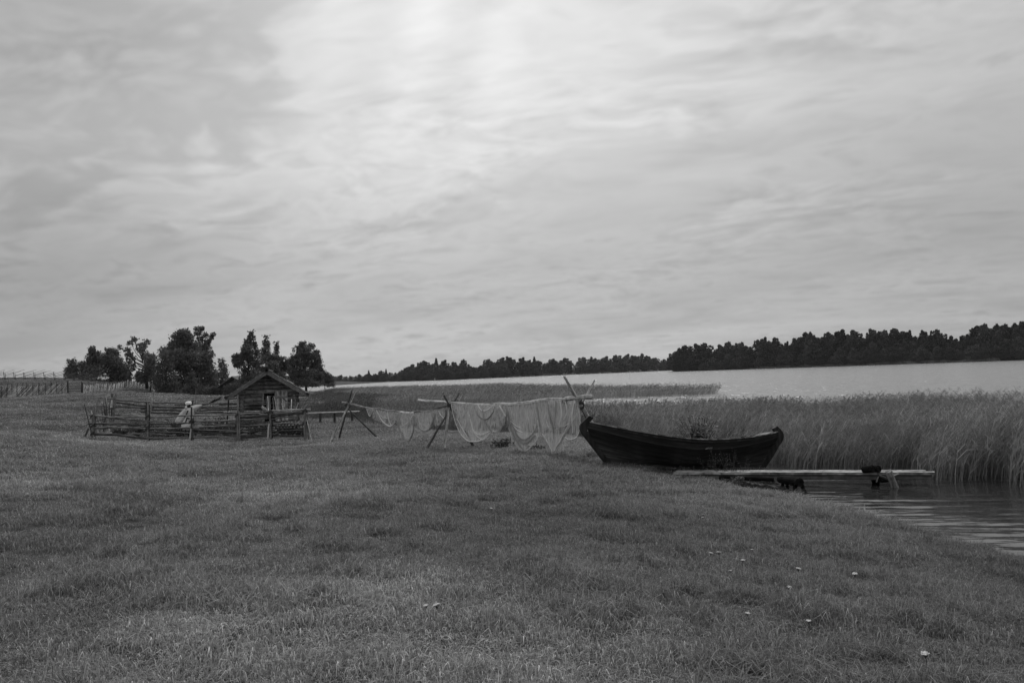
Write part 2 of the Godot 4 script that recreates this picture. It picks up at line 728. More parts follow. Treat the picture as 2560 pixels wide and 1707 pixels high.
func far_shores() -> void:
	for k in 2:
		var line: Array = [Vector2(-380, 1300), Vector2(-227, 1000), Vector2(-135, 700), Vector2(-74, 640), Vector2(-49, 600), Vector2(-33, 620), Vector2(-7, 660), Vector2(47, 720), Vector2(90, 760), Vector2(174, 830)] if k == 0 else [Vector2(109, 545), Vector2(141, 500), Vector2(163, 460), Vector2(181, 430), Vector2(206, 390), Vector2(231, 360), Vector2(260, 320)]
		var tops: Array = [Vector2(-0.2625, 13.7), Vector2(-0.2323, 13.2), Vector2(-0.2269, 9.7), Vector2(-0.2138, 9.3), Vector2(-0.2023, 7.4), Vector2(-0.1932, 8.1), Vector2(-0.1872, 6.2), Vector2(-0.1805, 10.6), Vector2(-0.1762, 6.5), Vector2(-0.1721, 7.8), Vector2(-0.1644, 10.1), Vector2(-0.1579, 11.0), Vector2(-0.1459, 7.9), Vector2(-0.1383, 9.8), Vector2(-0.1337, 11.8), Vector2(-0.1260, 14.3), Vector2(-0.1164, 15.4), Vector2(-0.1098, 16.4), Vector2(-0.0957, 17.1), Vector2(-0.0862, 15.8), Vector2(-0.0742, 14.0), Vector2(-0.0668, 12.7), Vector2(-0.0620, 16.2), Vector2(-0.0553, 12.0), Vector2(-0.0489, 9.7), Vector2(-0.0408, 10.9), Vector2(-0.0324, 15.9), Vector2(-0.0200, 13.9), Vector2(-0.0143, 17.1), Vector2(-0.0057, 17.7), Vector2(0.0103, 16.9), Vector2(0.0187, 14.8), Vector2(0.0254, 16.8), Vector2(0.0317, 13.9), Vector2(0.0411, 11.7), Vector2(0.0484, 15.4), Vector2(0.0655, 15.9), Vector2(0.0871, 16.0), Vector2(0.0977, 16.6), Vector2(0.1031, 15.0), Vector2(0.1167, 16.7), Vector2(0.1298, 17.4), Vector2(0.1425, 18.4), Vector2(0.1601, 18.7), Vector2(0.1670, 16.4), Vector2(0.1779, 14.0), Vector2(0.1883, 12.2), Vector2(0.1969, 13.6), Vector2(0.2100, 14.6)] if k == 0 else [Vector2(0.2017, 13.4), Vector2(0.2106, 16.4), Vector2(0.2192, 17.8), Vector2(0.2339, 18.6), Vector2(0.2440, 18.5), Vector2(0.2602, 14.7), Vector2(0.2625, 17.0), Vector2(0.2732, 18.7), Vector2(0.2831, 17.1), Vector2(0.2892, 17.4), Vector2(0.2940, 14.7), Vector2(0.3089, 18.3), Vector2(0.3181, 19.4), Vector2(0.3254, 17.1), Vector2(0.3327, 19.1), Vector2(0.3403, 14.6), Vector2(0.3455, 15.9), Vector2(0.3497, 13.4), Vector2(0.3572, 17.7), Vector2(0.3687, 21.0), Vector2(0.3762, 20.5), Vector2(0.3830, 18.0), Vector2(0.3973, 20.0), Vector2(0.4047, 18.2), Vector2(0.4140, 20.5), Vector2(0.4247, 17.6), Vector2(0.4321, 20.1), Vector2(0.4504, 17.7), Vector2(0.4558, 19.8), Vector2(0.4626, 17.9), Vector2(0.4713, 18.7), Vector2(0.4855, 19.3), Vector2(0.5008, 17.6), Vector2(0.5089, 14.4), Vector2(0.5180, 17.5), Vector2(0.5240, 14.2), Vector2(0.5330, 17.1), Vector2(0.5418, 15.1), Vector2(0.5526, 13.7), Vector2(0.5589, 12.1), Vector2(0.5671, 12.9), Vector2(0.5733, 13.7), Vector2(0.5845, 17.7), Vector2(0.5977, 18.3), Vector2(0.6035, 14.1), Vector2(0.6123, 18.1), Vector2(0.6180, 16.0), Vector2(0.6223, 17.6), Vector2(0.6329, 17.7), Vector2(0.6441, 18.3), Vector2(0.7143, 16.4), Vector2(0.8148, 15.1)]
		var s := Shape.new()
		for p in line.size():
			var q: Vector2 = line[p]
			var depth := [0.0, 4.0, 14.0, 60.0, 220.0]
			var high := [-0.6, 0.25, 0.7, 1.2, 2.5]
			for r in 5:
				var o: Vector2 = q * (1.0 + depth[r] / q.y)
				s.vert(Vector3(o.x, high[r], -o.y), Vector3.UP)
		for p in line.size() - 1:
			for r in 4:
				var q2 := p * 5 + r
				s.face(q2, q2 + 1, q2 + 6); s.face(q2, q2 + 6, q2 + 5)
		tag(put("far_shore", s, surface(0.07, 0.95)), "low grassy far bank of the lake", "", "", "structure")
		far_forest(k, line, tops)
		# a belt of reeds along the waterline
		var places: Array = []
		var tints: Array = []
		var u0: float = -0.02 if k == 0 else 0.30
		var u1: float = 0.19 if k == 0 else 0.61
		var belt := FastNoiseLite.new()
		belt.seed = 50 + k; belt.frequency = 0.02
		for n in 260:
			var u := lerpf(u0, u1, n / 259.0)
			var z := belt.get_noise_1d(n * 2.0)
			if z < -0.15 and k == 0:
				continue
			for row in 2:
				var q := along_line(line, u) * (1.0 + rnd(-2.0, 2.5) / 450.0)
				var h := rnd(1.0, 1.6) * (1.0 + z)
				places.append(Transform3D(Basis(Vector3.UP, rnd(0, TAU)).scaled(Vector3(1.6, h, 1.6)), Vector3(q.x, 0.0, -q.y)))
				tints.append(lin(rnd(0.7, 1.1)))
		many("shore_reeds", reed_clump(26, 0.9, 9.0, 1), M.blade, places, tints, "pale belt of reeds along the far banks")

func along_line(line: Array, u: float) -> Vector2:         # point of a shore line at the sight slope u = x over distance
	for p in line.size() - 1:
		var a: Vector2 = line[p]
		var b: Vector2 = line[p + 1]
		var ua := a.x / a.y
		var ub := b.x / b.y
		if u <= ub or p == line.size() - 2:
			return a.lerp(b, clampf((u - ua) / (ub - ua), 0.0, 1.0))
	return line[0]

var far_kinds: Array = []

func far_crown(kind: int) -> ArrayMesh:
	# one tree of height 1, seen from hundreds of metres: trunk and a crown of leafy clumps
	var s := Shape.new()
	s.tube([Vector3(0, -0.02, 0), Vector3(0.01, 0.4, 0), Vector3(0, 0.8, 0)], [0.018, 0.013, 0.004], 5, lin(0.05))
	var lobes: Array = []
	if kind == 4:
		for k in 12:
			var f := k / 11.0
			lobes.append([Vector3(0, 0.1 + 0.88 * f, 0), 0.19 * (1.0 - f) + 0.012, 0.06])
	else:
		var wide: float = [0.27, 0.33, 0.22, 0.42][kind]
		for k in 15:
			var f := k / 14.0
			var rr := wide * sqrt(maxf(0.06, 1.0 - pow(absf(f - 0.38) / 0.66, 2.0)))
			var a := k * 2.4
			lobes.append([Vector3(cos(a) * rr * 0.55, 0.1 + 0.82 * f, sin(a) * rr * 0.55), rr * rnd(0.5, 0.75), rnd(0.07, 0.12)])
	for l in lobes:
		var tone := rnd(0.78, 1.22)
		for k in int(110 if kind != 4 else 90):
			var d := Vector3(rnd(-1, 1), rnd(-1, 1), rnd(-1, 1)).normalized()
			var at: Vector3 = l[0] + d * Vector3(l[1], l[2], l[1]) * rnd(0.6, 1.08)
			var dir := Vector3(rnd(-1, 1), rnd(-1, 1), rnd(-1, 1)).normalized()
			var side := dir.cross(Vector3(rnd(-1, 1), rnd(-1, 1), rnd(-1, 1))).normalized()
			var z := rnd(0.035, 0.08)
			s.leaf(at, dir, side, z, z * 0.8, lin(0.085 * tone * rnd(0.75, 1.25)))
	return s.mesh()

func far_forest(which: int, line: Array, tops: Array) -> void:
	if far_kinds.is_empty():
		for k in 5:
			far_kinds.append(far_crown(k))
		for k in 4:
			var mm := painted(0.85, 0.15)
			mm.albedo_color = grey([0.75, 1.0, 1.3, 0.6][k])
			M["far_%d" % k] = mm
	var spot := "in the far middle wood" if which == 0 else "on the right headland"
	var group := "trees of the far middle shore" if which == 0 else "trees of the right headland"
	var words := ["rounded tree", "full dark tree", "slender tall tree", "spreading bushy tree", "pointed spruce"]
	var under: Array = [[], [], [], [], []]
	var shade: Array = [[], [], [], [], []]
	for row in 5:
		for k in tops.size() - 1:
			var a: Vector2 = tops[k]
			var b: Vector2 = tops[k + 1]
			var f := 0.0 if row == 0 else rnd(0.2, 0.9)
			var u := lerpf(a.x, b.x, f)
			var high := lerpf(a.y, b.y, f)
			var peak: bool = row == 0 and k > 0 and a.y > tops[k - 1].y + 0.6 and a.y > b.y + 0.6
			var back: float = [rnd(10, 26), rnd(4, 16), rnd(1, 5), rnd(20, 40), rnd(1, 4)][row]
			var q := along_line(line, u)
			q *= 1.0 + back / q.y
			var base := 0.5 + back * 0.02
			var h: float = (high - base) * [1.0, rnd(0.6, 0.9), rnd(0.3, 0.6), rnd(0.75, 0.93), rnd(0.15, 0.35)][row]
			var kind := rng.randi() % 4
			if row == 0:
				kind = 2 if peak and rng.randf() < 0.5 else [0, 1, 1, 2][rng.randi() % 4]
				if peak and which == 0 and rng.randf() < 0.3:
					kind = 4
			if row == 2 or row == 4:
				kind = [0, 1, 3, 3][rng.randi() % 4]
			h = maxf(h, 2.0)
			var gap := absf(b.x - a.x) * q.y
			var wide := clampf(gap * rnd(1.7, 2.3) / ([0.54, 0.66, 0.44, 0.84, 0.38][kind] * h), 0.85, 1.5)
			var turn := rnd(0, TAU)
			if row > 1:
				under[kind].append(Transform3D(Basis(Vector3.UP, turn).scaled(Vector3(h * wide, h, h * wide)), Vector3(q.x, base - 0.2, -q.y)))
				shade[kind].append(lin(rnd(0.6, 1.3)))
				continue
			var o := MeshInstance3D.new()
			o.name = numbered("spruce_tree" if kind == 4 else "broadleaf_tree")
			o.mesh = far_kinds[kind]
			o.set_surface_override_material(0, M["far_%d" % ([1, 2, 2, 1] if which == 0 else [0, 3, 1, 0])[rng.randi() % 4]])
			add_child(o)
			o.position = Vector3(q.x, base - 0.2, -q.y)
			o.rotation.y = turn
			o.scale = Vector3(h * wide, h, h * wide)
			var nth := "%d%s" % [k + 1, "th" if (k + 1) % 100 in [11, 12, 13] else ["th", "st", "nd", "rd", "th", "th", "th", "th", "th", "th"][(k + 1) % 10]]
			tag(o, "%s %s, %s from the left %s" % [words[kind], spot, nth, ["along its skyline", "in its front row"][row]], "tree", group)
	for k in 5:
		if under[k].size():
			many("undergrowth", far_kinds[k], M.far_1, under[k], shade[k], "low trees and bushes crowded along the far banks", "bushes")

# ---------------------------------------------------------------- reeds and grass
var reed_bed := PackedVector2Array()
var outer_bed := PackedVector2Array()

func reed_clump(stalks: int, r: float, fat: float, leaves: int) -> ArrayMesh:
	# height 1; every stalk leans with the wind, its leaves and plume stream the same way
	var s := Shape.new()
	for k in stalks:
		var a := rnd(0, TAU)
		var b := Vector3(cos(a), 0, sin(a)) * r * sqrt(rng.randf())
		var h := rnd(0.62, 1.05)
		var lean := Vector3(rnd(0.12, 0.62), 0, rnd(-0.2, 0.2)) * h
		if rng.randf() < 0.14:                      # bent or broken over
			lean *= 1.9
			h *= 0.75
		var tone := 0.21 * rnd(0.55, 1.5) * (1.5 if rng.randf() < 0.12 else 1.0)
		var pts: Array = []
		for q in 4:
			var f := q / 3.0
			pts.append(b + lean * pow(f, 1.7) + Vector3(0, h * f - 0.06, 0))
		var side := Vector3(rnd(-0.4, 0.4), 0, 1).normalized() if rng.randf() < 0.4 else Vector3(1, 0, rnd(-0.4, 0.4)).normalized()
		s.blade(pts, side, 0.008 * fat, lin(tone), lin(tone * 1.1))
		for q in leaves:
			var f := rnd(0.25, 0.95)
			var p := b + lean * pow(f, 1.7) + Vector3(0, h * f - 0.06, 0)
			var l := rnd(0.18, 0.36)
			var dir := Vector3(rnd(0.1, 1.0), 0, rnd(-0.7, 0.7)).normalized()
			if rng.randf() < 0.22:
				dir.x = -dir.x * 0.6
			var lt := tone * rnd(0.75, 1.4)
			var droop := rnd(-0.1, 0.75)
			var lp := [p, p + (dir * 0.42 + Vector3.UP * 0.4) * l, p + (dir * 0.95 + Vector3.UP * (0.55 - droop)) * l]
			s.blade(lp, dir.cross(Vector3.UP).normalized().rotated(dir.normalized(), rnd(-0.9, 0.9)), 0.0105 * fat, lin(lt), lin(lt * 1.15))
		if rng.randf() < 0.45:
			var top: Vector3 = pts[3]
			for q in 4:
				var pl := rnd(0.07, 0.16)
				var pd := Vector3(rnd(0.5, 1.0), rnd(-0.25, 0.5), rnd(-0.25, 0.25))
				s.blade([top - Vector3(0, 0.03 * q, 0), top + pd * pl * 0.5 + Vector3(0, 0.02, 0), top + pd * pl - Vector3(0, 0.05, 0)], Vector3(0, 0.7, 0.7), 0.012 * fat, lin(0.14), lin(0.15))
	return s.mesh()

func reed_height(d: float) -> float:
	return lerpf(1.5, 1.0, smoothstep(19.0, 46.0, d))

func reeds() -> void:
	reed_bed = PackedVector2Array([Vector2(-13.10, 46.00), Vector2(-11.64, 47.00), Vector2(-12.71, 55.50), Vector2(-9.49, 48.89), Vector2(-5.85, 40.58), Vector2(-2.48, 35.65), Vector2(0.18, 33.42), Vector2(2.33, 30.96), Vector2(3.83, 28.34), Vector2(5.25, 25.65), Vector2(6.47, 23.17), Vector2(6.98, 21.51), Vector2(7.12, 19.82), Vector2(7.82, 19.19), Vector2(9.11, 17.54), Vector2(9.71, 17.10), Vector2(10.42, 16.51), Vector2(11.86, 14.83), Vector2(15.43, 19.00), Vector2(13.47, 21.00), Vector2(14.93, 25.00), Vector2(14.96, 30.00), Vector2(15.29, 36.00), Vector2(11.93, 37.00), Vector2(9.33, 36.00), Vector2(6.81, 38.00), Vector2(4.68, 43.00), Vector2(2.76, 47.00), Vector2(0.44, 52.00), Vector2(-4.77, 62.00), Vector2(-21.47, 185.00), Vector2(-51.32, 225.00), Vector2(-41.25, 170.00), Vector2(-25.77, 100.00), Vector2(-16.37, 60.00)])
	outer_bed = PackedVector2Array([Vector2(-9.04, 74.00), Vector2(0.61, 72.00), Vector2(13.08, 73.00), Vector2(18.09, 74.00), Vector2(19.96, 76.00), Vector2(20.36, 80.00), Vector2(15.77, 88.00), Vector2(7.44, 115.00), Vector2(-1.92, 165.00), Vector2(-20.39, 182.00)])
	var near: Array = []
	var mid: Array = []
	for k in 4:
		near.append(reed_clump(36, 0.32, 0.6, 4))
	for k in 3:
		mid.append(reed_clump(44, 0.85, 1.5, 3))
	var pn := FastNoiseLite.new()
	pn.seed = 77; pn.frequency = 0.09; pn.fractal_octaves = 3
	var places: Array = [[], [], [], [], [], [], []]
	var tints: Array = [[], [], [], [], [], [], []]
	for zone in 3:
		var step: float = [0.37, 0.62, 1.25][zone]
		var lo: float = [15.0, 31.0, 62.0][zone]
		var hi: float = [31.0, 62.0, 232.0][zone]
		var d := lo
		while d < hi:
			var st := step * (1.0 if zone < 2 else clampf(d / 80.0, 1.0, 2.0))
			var x := -0.34 * d - 4.0
			while x < 0.72 * d + 2.0:
				var q := Vector2(x + rnd(-0.5, 0.5) * st, d + rnd(-0.5, 0.5) * st)
				x += st
				var qe := q
				if q.y < 26.0:
					qe += Vector2(pn.get_noise_2d(q.x * 9.0, q.y * 9.0), pn.get_noise_2d(q.x * 9.0 + 500.0, q.y * 9.0)) * 1.6
				else:
					qe += Vector2(pn.get_noise_2d(q.x * 5.0, q.y * 5.0), pn.get_noise_2d(q.x * 5.0 + 500.0, q.y * 5.0)) * 3.0
				var main := inside(qe, reed_bed)
				if not main and not inside(qe, outer_bed):
					continue
				var nz := pn.get_noise_2d(q.x, q.y)
				if nz < -0.38 and rng.randf() < 0.7:
					continue
				# the sparse rows in front of the outer bed
				if q.y > 58.0 and q.y < 69.0 and q.x > -3.0 and rng.randf() < 0.75:
					continue
				var h := reed_height(q.y) * rnd(0.85, 1.1) * (1.0 + (0.22 if q.y < 30.0 else 0.10) * nz)
				var y := maxf(-0.03, ground(q.x, q.y) - 0.02)
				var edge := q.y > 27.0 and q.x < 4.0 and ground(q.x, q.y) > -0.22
				if y > 0.25:
					h *= 0.75
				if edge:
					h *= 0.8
				var pick := rng.randi() % 4 if zone == 0 else 4 + rng.randi() % 3
				var wide: float = (h * 0.8 + 0.25) * (1.0 if zone < 2 else st / 1.05)
				if zone == 1:
					wide *= 0.72
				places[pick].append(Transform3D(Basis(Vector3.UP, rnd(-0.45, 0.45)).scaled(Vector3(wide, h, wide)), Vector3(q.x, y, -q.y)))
				# reeds meeting the bank get a darker tint: shade at their base painted in
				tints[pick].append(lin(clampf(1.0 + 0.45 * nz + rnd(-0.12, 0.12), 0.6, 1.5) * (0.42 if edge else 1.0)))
			d += st
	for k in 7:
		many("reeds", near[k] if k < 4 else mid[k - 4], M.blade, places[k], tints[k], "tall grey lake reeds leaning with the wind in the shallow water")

func turf_patch(blades: int, r: float, lo: float, hi: float, w: float, tone: float, vary := 1.0) -> ArrayMesh:
	var s := Shape.new()
	for k in blades:
		var a := rnd(0, TAU)
		var b := Vector3(cos(a), 0, sin(a)) * r * sqrt(rng.randf())
		var h := rnd(lo, hi) * (0.6 + 0.4 * rng.randf())
		var yaw := rnd(0, TAU)
		var dir := Vector3(cos(yaw), 0, sin(yaw))
		var bend := rnd(0.4, 2.2) * h
		var c := tone * (1.0 + vary * rnd(-0.6, 0.5))
		if rng.randf() < 0.12 * vary:
			c *= 1.8                                    # a dry straw
		var pts := [b - Vector3(0, 0.015, 0), b + dir * bend * 0.35 + Vector3(0, h * 0.66, 0), b + dir * bend + Vector3(0, h * rnd(0.25, 0.95), 0)]
		s.blade(pts, dir.cross(Vector3.UP).rotated(Vector3.UP, rnd(-0.7, 0.7)), w * rnd(0.7, 1.3), lin(c), lin(c * 1.1))
	return s.mesh()

var garden := PackedVector2Array()

func turf() -> void:
	garden = PackedVector2Array([Vector2(-16.81, 32.02), Vector2(-7.62, 28.80), Vector2(-9.98, 36.72), Vector2(-12.20, 39.00), Vector2(-19.52, 39.07)])
	var kinds: Array = []
	for k in 4:
		kinds.append(turf_patch(60, 0.14, 0.025, 0.07, 0.0048, 0.21))
	for k in 3:
		kinds.append(turf_patch(60, 0.12, 0.07, 0.18, 0.0055, 0.175))
	for k in 2:
		kinds.append(turf_patch(140, 0.36, 0.025, 0.06, 0.011, 0.195, 0.5))
	var n1 := FastNoiseLite.new()
	n1.seed = 5; n1.frequency = 0.42; n1.fractal_octaves = 3
	var n2 := FastNoiseLite.new()
	n2.seed = 15; n2.frequency = 0.11; n2.fractal_octaves = 2
	var n3 := FastNoiseLite.new()
	n3.seed = 25; n3.frequency = 1.3; n3.fractal_octaves = 3
	var places: Array = []
	var tints: Array = []
	for k in kinds.size():
		places.append([]); tints.append([])
	var dry := [Vector3(-1.7, 5.0, 1.0), Vector3(0.0, 4.6, 0.9), Vector3(-7.6, 11.5, 1.6), Vector3(-10.5, 15.0, 1.8), Vector3(-13.0, 24.0, 2.4), Vector3(-3.5, 12.5, 1.6), Vector3(-1.0, 6.2, 0.7), Vector3(-17.0, 33.0, 2.6)]
	var d := 2.6
	while d < 150.0:
		var dd := d * 0.05
		var s := clampf(d / 9.0, 1.0, 8.0)
		var left := 0.80 * d + 2.0
		var right := minf(0.80 * d + 2.0, 9.0)
		if d > 60.0:
			right = -0.12 * d
		var count := int((170.0 if s < 2.2 else 120.0) / (s * s) * dd * (left + right))
		for k in count:
			var x := rnd(-left, right)
			var e := d + rng.randf() * dd
			var g := ground(x, e)
			if g < 0.03:
				continue
			var p := Vector2(x, e)
			if d > 30.0 and inside(p, reed_bed):
				continue
			if absf(x + 12.4) < 2.0 and absf(e - 42.2) < 2.6:
				continue
			var a := n1.get_noise_2d(x, e)
			var b := n2.get_noise_2d(x, e)
			var c := n3.get_noise_2d(x, e) * 1.6
			if c < -0.25 and rng.randf() < 0.3:
				continue
			var tint := 1.0 + 0.32 * a + 0.4 * b + 0.22 * c
			for q in dry:
				var far: float = Vector2(q.x - x, (q.y - e)).length() / q.z
				tint += 0.75 * exp(-far * far)
			var in_garden := d > 28.0 and inside(p, garden)
			var long := a + 0.6 * c > (0.32 if x < 1.0 else 0.2) and rng.randf() < 0.5
			if g < 0.22 and rng.randf() < (0.5 if e < 14.0 else 0.12):
				long = true
			if in_garden:
				long = rng.randf() < 0.3
				tint *= 0.7
			var pick := (4 + rng.randi() % 3) if long else ((rng.randi() % 4) if s < 2.2 else 7 + rng.randi() % 2)
			var tall := rnd(0.75, 1.2) * clampf(1.0 + 0.35 * a + 0.9 * c, 0.5, 1.9) * (1.15 if s > 2.0 else 1.0)
			if long:
				tint *= 0.85
				tall = minf(tall * 0.85, 1.15)
			var wide := s * rnd(0.85, 1.2)
			if pick >= 7:
				wide *= 0.72
			places[pick].append(Transform3D(Basis(Vector3.UP, rnd(0, TAU)).scaled(Vector3(wide, tall, wide)), Vector3(x, g, -e)))
			tints[pick].append(lin(clampf(tint, 0.45, 2.0)))
		d += dd
	for k in kinds.size():
		many("grass", kinds[k], M.blade, places[k], tints[k], "short uneven meadow grass with darker, longer tussocks", "turf" if k < 4 or k > 6 else "tussocks")

# ---------------------------------------------------------------- buildings
func rod(p: Vector3, q: Vector3, r0: float, r1: float, wobble := 0.012, sides := 6) -> Shape:
	var s := Shape.new()
	var l := p.distance_to(q)
	var m := clampi(int(l / 0.5) + 2, 3, 9)
	var pts: Array = []
	var rr: Array = []
	var off := Vector3(rnd(-1, 1), rnd(-1, 1), rnd(-1, 1)) * wobble * l * 0.5
	for k in m:
		var f := float(k) / (m - 1)
		pts.append(p.lerp(q, f) + off * sin(f * PI) + Vector3(rnd(-1, 1), rnd(-1, 1), rnd(-1, 1)) * wobble * (0.0 if k == 0 or k == m - 1 else 1.0))
		rr.append(lerpf(r0, r1, f) * rnd(0.92, 1.08))
	s.tube(pts, rr, sides, Color.WHITE, rng.randf())
	return s

func log_hut() -> void:
	var at := Vector3(-12.34, 0.69, -40.00)
	at.y = ground(at.x, -at.z) - 0.03
	at.y = 0.5
	var hut := thing("log_hut", "small old log hut with open plank door and wide gable roof at the garden fence", "hut", at, 0.25)
	var shades: Array = []
	for k in 4:
		shades.append(surface([0.28, 0.38, 0.46, 0.32][k], 0.9, M.log.albedo_texture))
	var half := 1.26
	var dl := -0.2
	var dr := 0.34
	for k in 13:
		var y := 0.1 + 0.2 * k
		var reach := half + 0.17 + rnd(-0.03, 0.03)
		if k > 7:
			reach = (2.60 - y) / 0.637 - 0.03
		if reach < 0.1:
			continue
		var spans := [[-reach, reach]]
		if k > 0 and k < 8:
			spans = [[-reach, dl - 0.08], [dr + 0.06, reach]]
		for sp in spans:
			put("log", rod(Vector3(sp[0], y, 0), Vector3(sp[1], y + rnd(-0.012, 0.012), 0), 0.105, 0.1, 0.006, 9), shades[rng.randi() % 4], hut)
		put("log", rod(Vector3(-reach, y, -4.0), Vector3(reach, y, -4.0), 0.105, 0.1, 0.005, 7), shades[k % 4], hut)
	for k in 7:
		for sx in [-1, 1]:
			put("log", rod(Vector3(sx * half, 0.2 + 0.2 * k, 0.2 + rnd(-0.05, 0.05)), Vector3(sx * half, 0.2 + 0.2 * k, -4.2), 0.105, 0.1, 0.005, 8), shades[rng.randi() % 4], hut)
	# the plank floor keeps daylight out from below
	var fl := Shape.new()
	fl.box(Vector3(0, 0.12, -2.0), Vector3(half - 0.12, 0, 0), Vector3(0, 0.03, 0), Vector3(0, 0, 1.85))
	put("floor", fl, M.dark_wood, hut)
	# roof
	var slope := Vector3(1.96, -1.25, 0)
	var len := slope.length()
	for sx in [-1, 1]:
		var down := Vector3(sx * slope.x, slope.y, 0) / len
		var up := Vector3(sx * 1.25, 1.96, 0) / len
		var z := 0.72
		while z > -4.6:
			var b := Shape.new()
			var w := 0.13 + rnd(-0.006, 0.006)
			b.box(Vector3(0, 2.70, z - 0.14) + down * (len * 0.5) + up * rnd(0.0, 0.02), down * (len * 0.5 + rnd(0.0, 0.03)), up * 0.022, Vector3(0, 0, w))
			put("roof_board", b, shades[rng.randi() % 3], hut)
			z -= 0.28
		for n in 2:
			var bb := Shape.new()
			bb.box(Vector3(0, 2.70, 0.745 + 0.03 * n) + down * (len * 0.5 - 0.02) + up * (0.02 - 0.075 * n), down * (len * 0.5 + 0.02), up * (0.055 if n == 0 else 0.075), Vector3(0, 0, 0.014))
			put("bargeboard", bb, M.roof if n == 1 else M.old_wood, hut)
		var gut := put("gutter_log", rod(Vector3(sx * 1.93, 1.50, 0.88), Vector3(sx * 1.93, 1.50, -4.6), 0.075, 0.07, 0.004, 9), M.dark_wood, hut)
		var tip := Shape.new()
		tip.box(Vector3(sx * 1.9, 1.585, 0.72), Vector3(0.10, -0.035 * sx, 0), Vector3(0, 0.014, 0), Vector3(0, 0, 0.14))
		put("eave_chip", tip, M.pale_wood, hut)
		# a bracket pole that carries the gutter
		put("bracket", rod(Vector3(sx * 1.3, 1.45, 0.62), Vector3(sx * 1.98, 1.40, 0.62), 0.035, 0.03, 0.004), M.bark, hut)
	var rl := Shape.new()
	rl.tube([Vector3(0, 2.74, -4.6), Vector3(0, 2.74, 0.6), Vector3(0, 2.78, 0.86), Vector3(0.02, 2.88, 0.98), Vector3(0.05, 2.93, 1.06)], [0.09, 0.09, 0.1, 0.09, 0.06], 9)
	put("ridge_log", rl, M.bark, hut)
	var ch := Shape.new()
	ch.box(Vector3(-0.22, 2.72, -0.7), Vector3(0.07, 0, 0), Vector3(0, 0.3, 0), Vector3(0, 0, 0.08))
	put("chimney", ch, M.dark_wood, hut)
	# door: frame, sill, leaf swung back against the wall
	for jx in [dl - 0.045, dr + 0.02]:
		var j := Shape.new()
		j.box(Vector3(jx, 0.92, 0.06), Vector3(0.045, 0, 0), Vector3(0, 0.70, 0), Vector3(0, 0, 0.09))
		put("door_jamb", j, M.old_wood, hut)
	var leaf := thing_part("door", hut, Vector3(0.36, 0.2, 0.16), 0.1)
	for k in 4:
		var b2 := Shape.new()
		b2.box(Vector3(0.075 + 0.145 * k, 0.76 + rnd(-0.015, 0.015), rnd(-0.006, 0.006)), Vector3(0.069, 0, 0), Vector3(0, 0.76, 0), Vector3(0, 0, 0.017))
		put("plank", b2, surface([0.7, 0.55, 0.75, 0.62][k], 0.85, M.deck.albedo_texture), leaf)
	for y2 in [0.3, 1.2]:
		var b3 := Shape.new()
		b3.box(Vector3(0.29, y2, 0.032), Vector3(0.27, 0, 0), Vector3(0, 0.04, 0), Vector3(0, 0, 0.012))
		put("batten", b3, M.old_wood, leaf)

func thing_part(called: String, parent: Node3D, at: Vector3, turn := 0.0) -> Node3D:
	var o := Node3D.new()
	o.name = called
	parent.add_child(o, true)
	o.position = at
	o.rotation.y = turn
	return o

func far_house() -> void:
	var at := Vector3(-38.14, 1.69, -118.00)
	at.y = ground(at.x, -at.z)
	var o := thing("log_house", "large old log house half hidden behind the trees at the hut", "house", at, 0.9)
	for k in 7:
		for sx in [-1, 1]:
			put("log", rod(Vector3(-3.4, 0.14 + 0.27 * k, sx * 3.0), Vector3(3.4, 0.14 + 0.27 * k, sx * 3.0), 0.145, 0.14, 0.004, 7), M.old_wood, o)
			put("log", rod(Vector3(sx * 3.2, 0.27 * (k + 1), -3.3), Vector3(sx * 3.2, 0.27 * (k + 1), 3.3), 0.145, 0.14, 0.004, 7), M.old_wood, o)
	for sx in [-1, 1]:
		var s := Shape.new()
		s.box(Vector3(0, 2.58, sx * 1.85), Vector3(4.0, 0, 0), Vector3(0, -0.7, sx * 1.9), Vector3(0, 0.06, sx * 0.03))
		put("roof_slope", s, M.roof, o)
		for n in 5:
			var gb := Shape.new()
			var gy := 2.05 + 0.22 * n
			gb.box(Vector3(sx * 3.2, gy, 0), Vector3(0.03, 0, 0), Vector3(0, 0.105, 0), Vector3(0, 0, maxf(0.2, (3.15 - gy) * 2.5)))
			put("gable_board", gb, M.old_wood, o)
		var w := Shape.new()
		w.box(Vector3(1.2 * sx, 1.3, 3.16), Vector3(0.35, 0, 0), Vector3(0, 0.4, 0), Vector3(0, 0, 0.04))
		put("window", w, M.black, o)

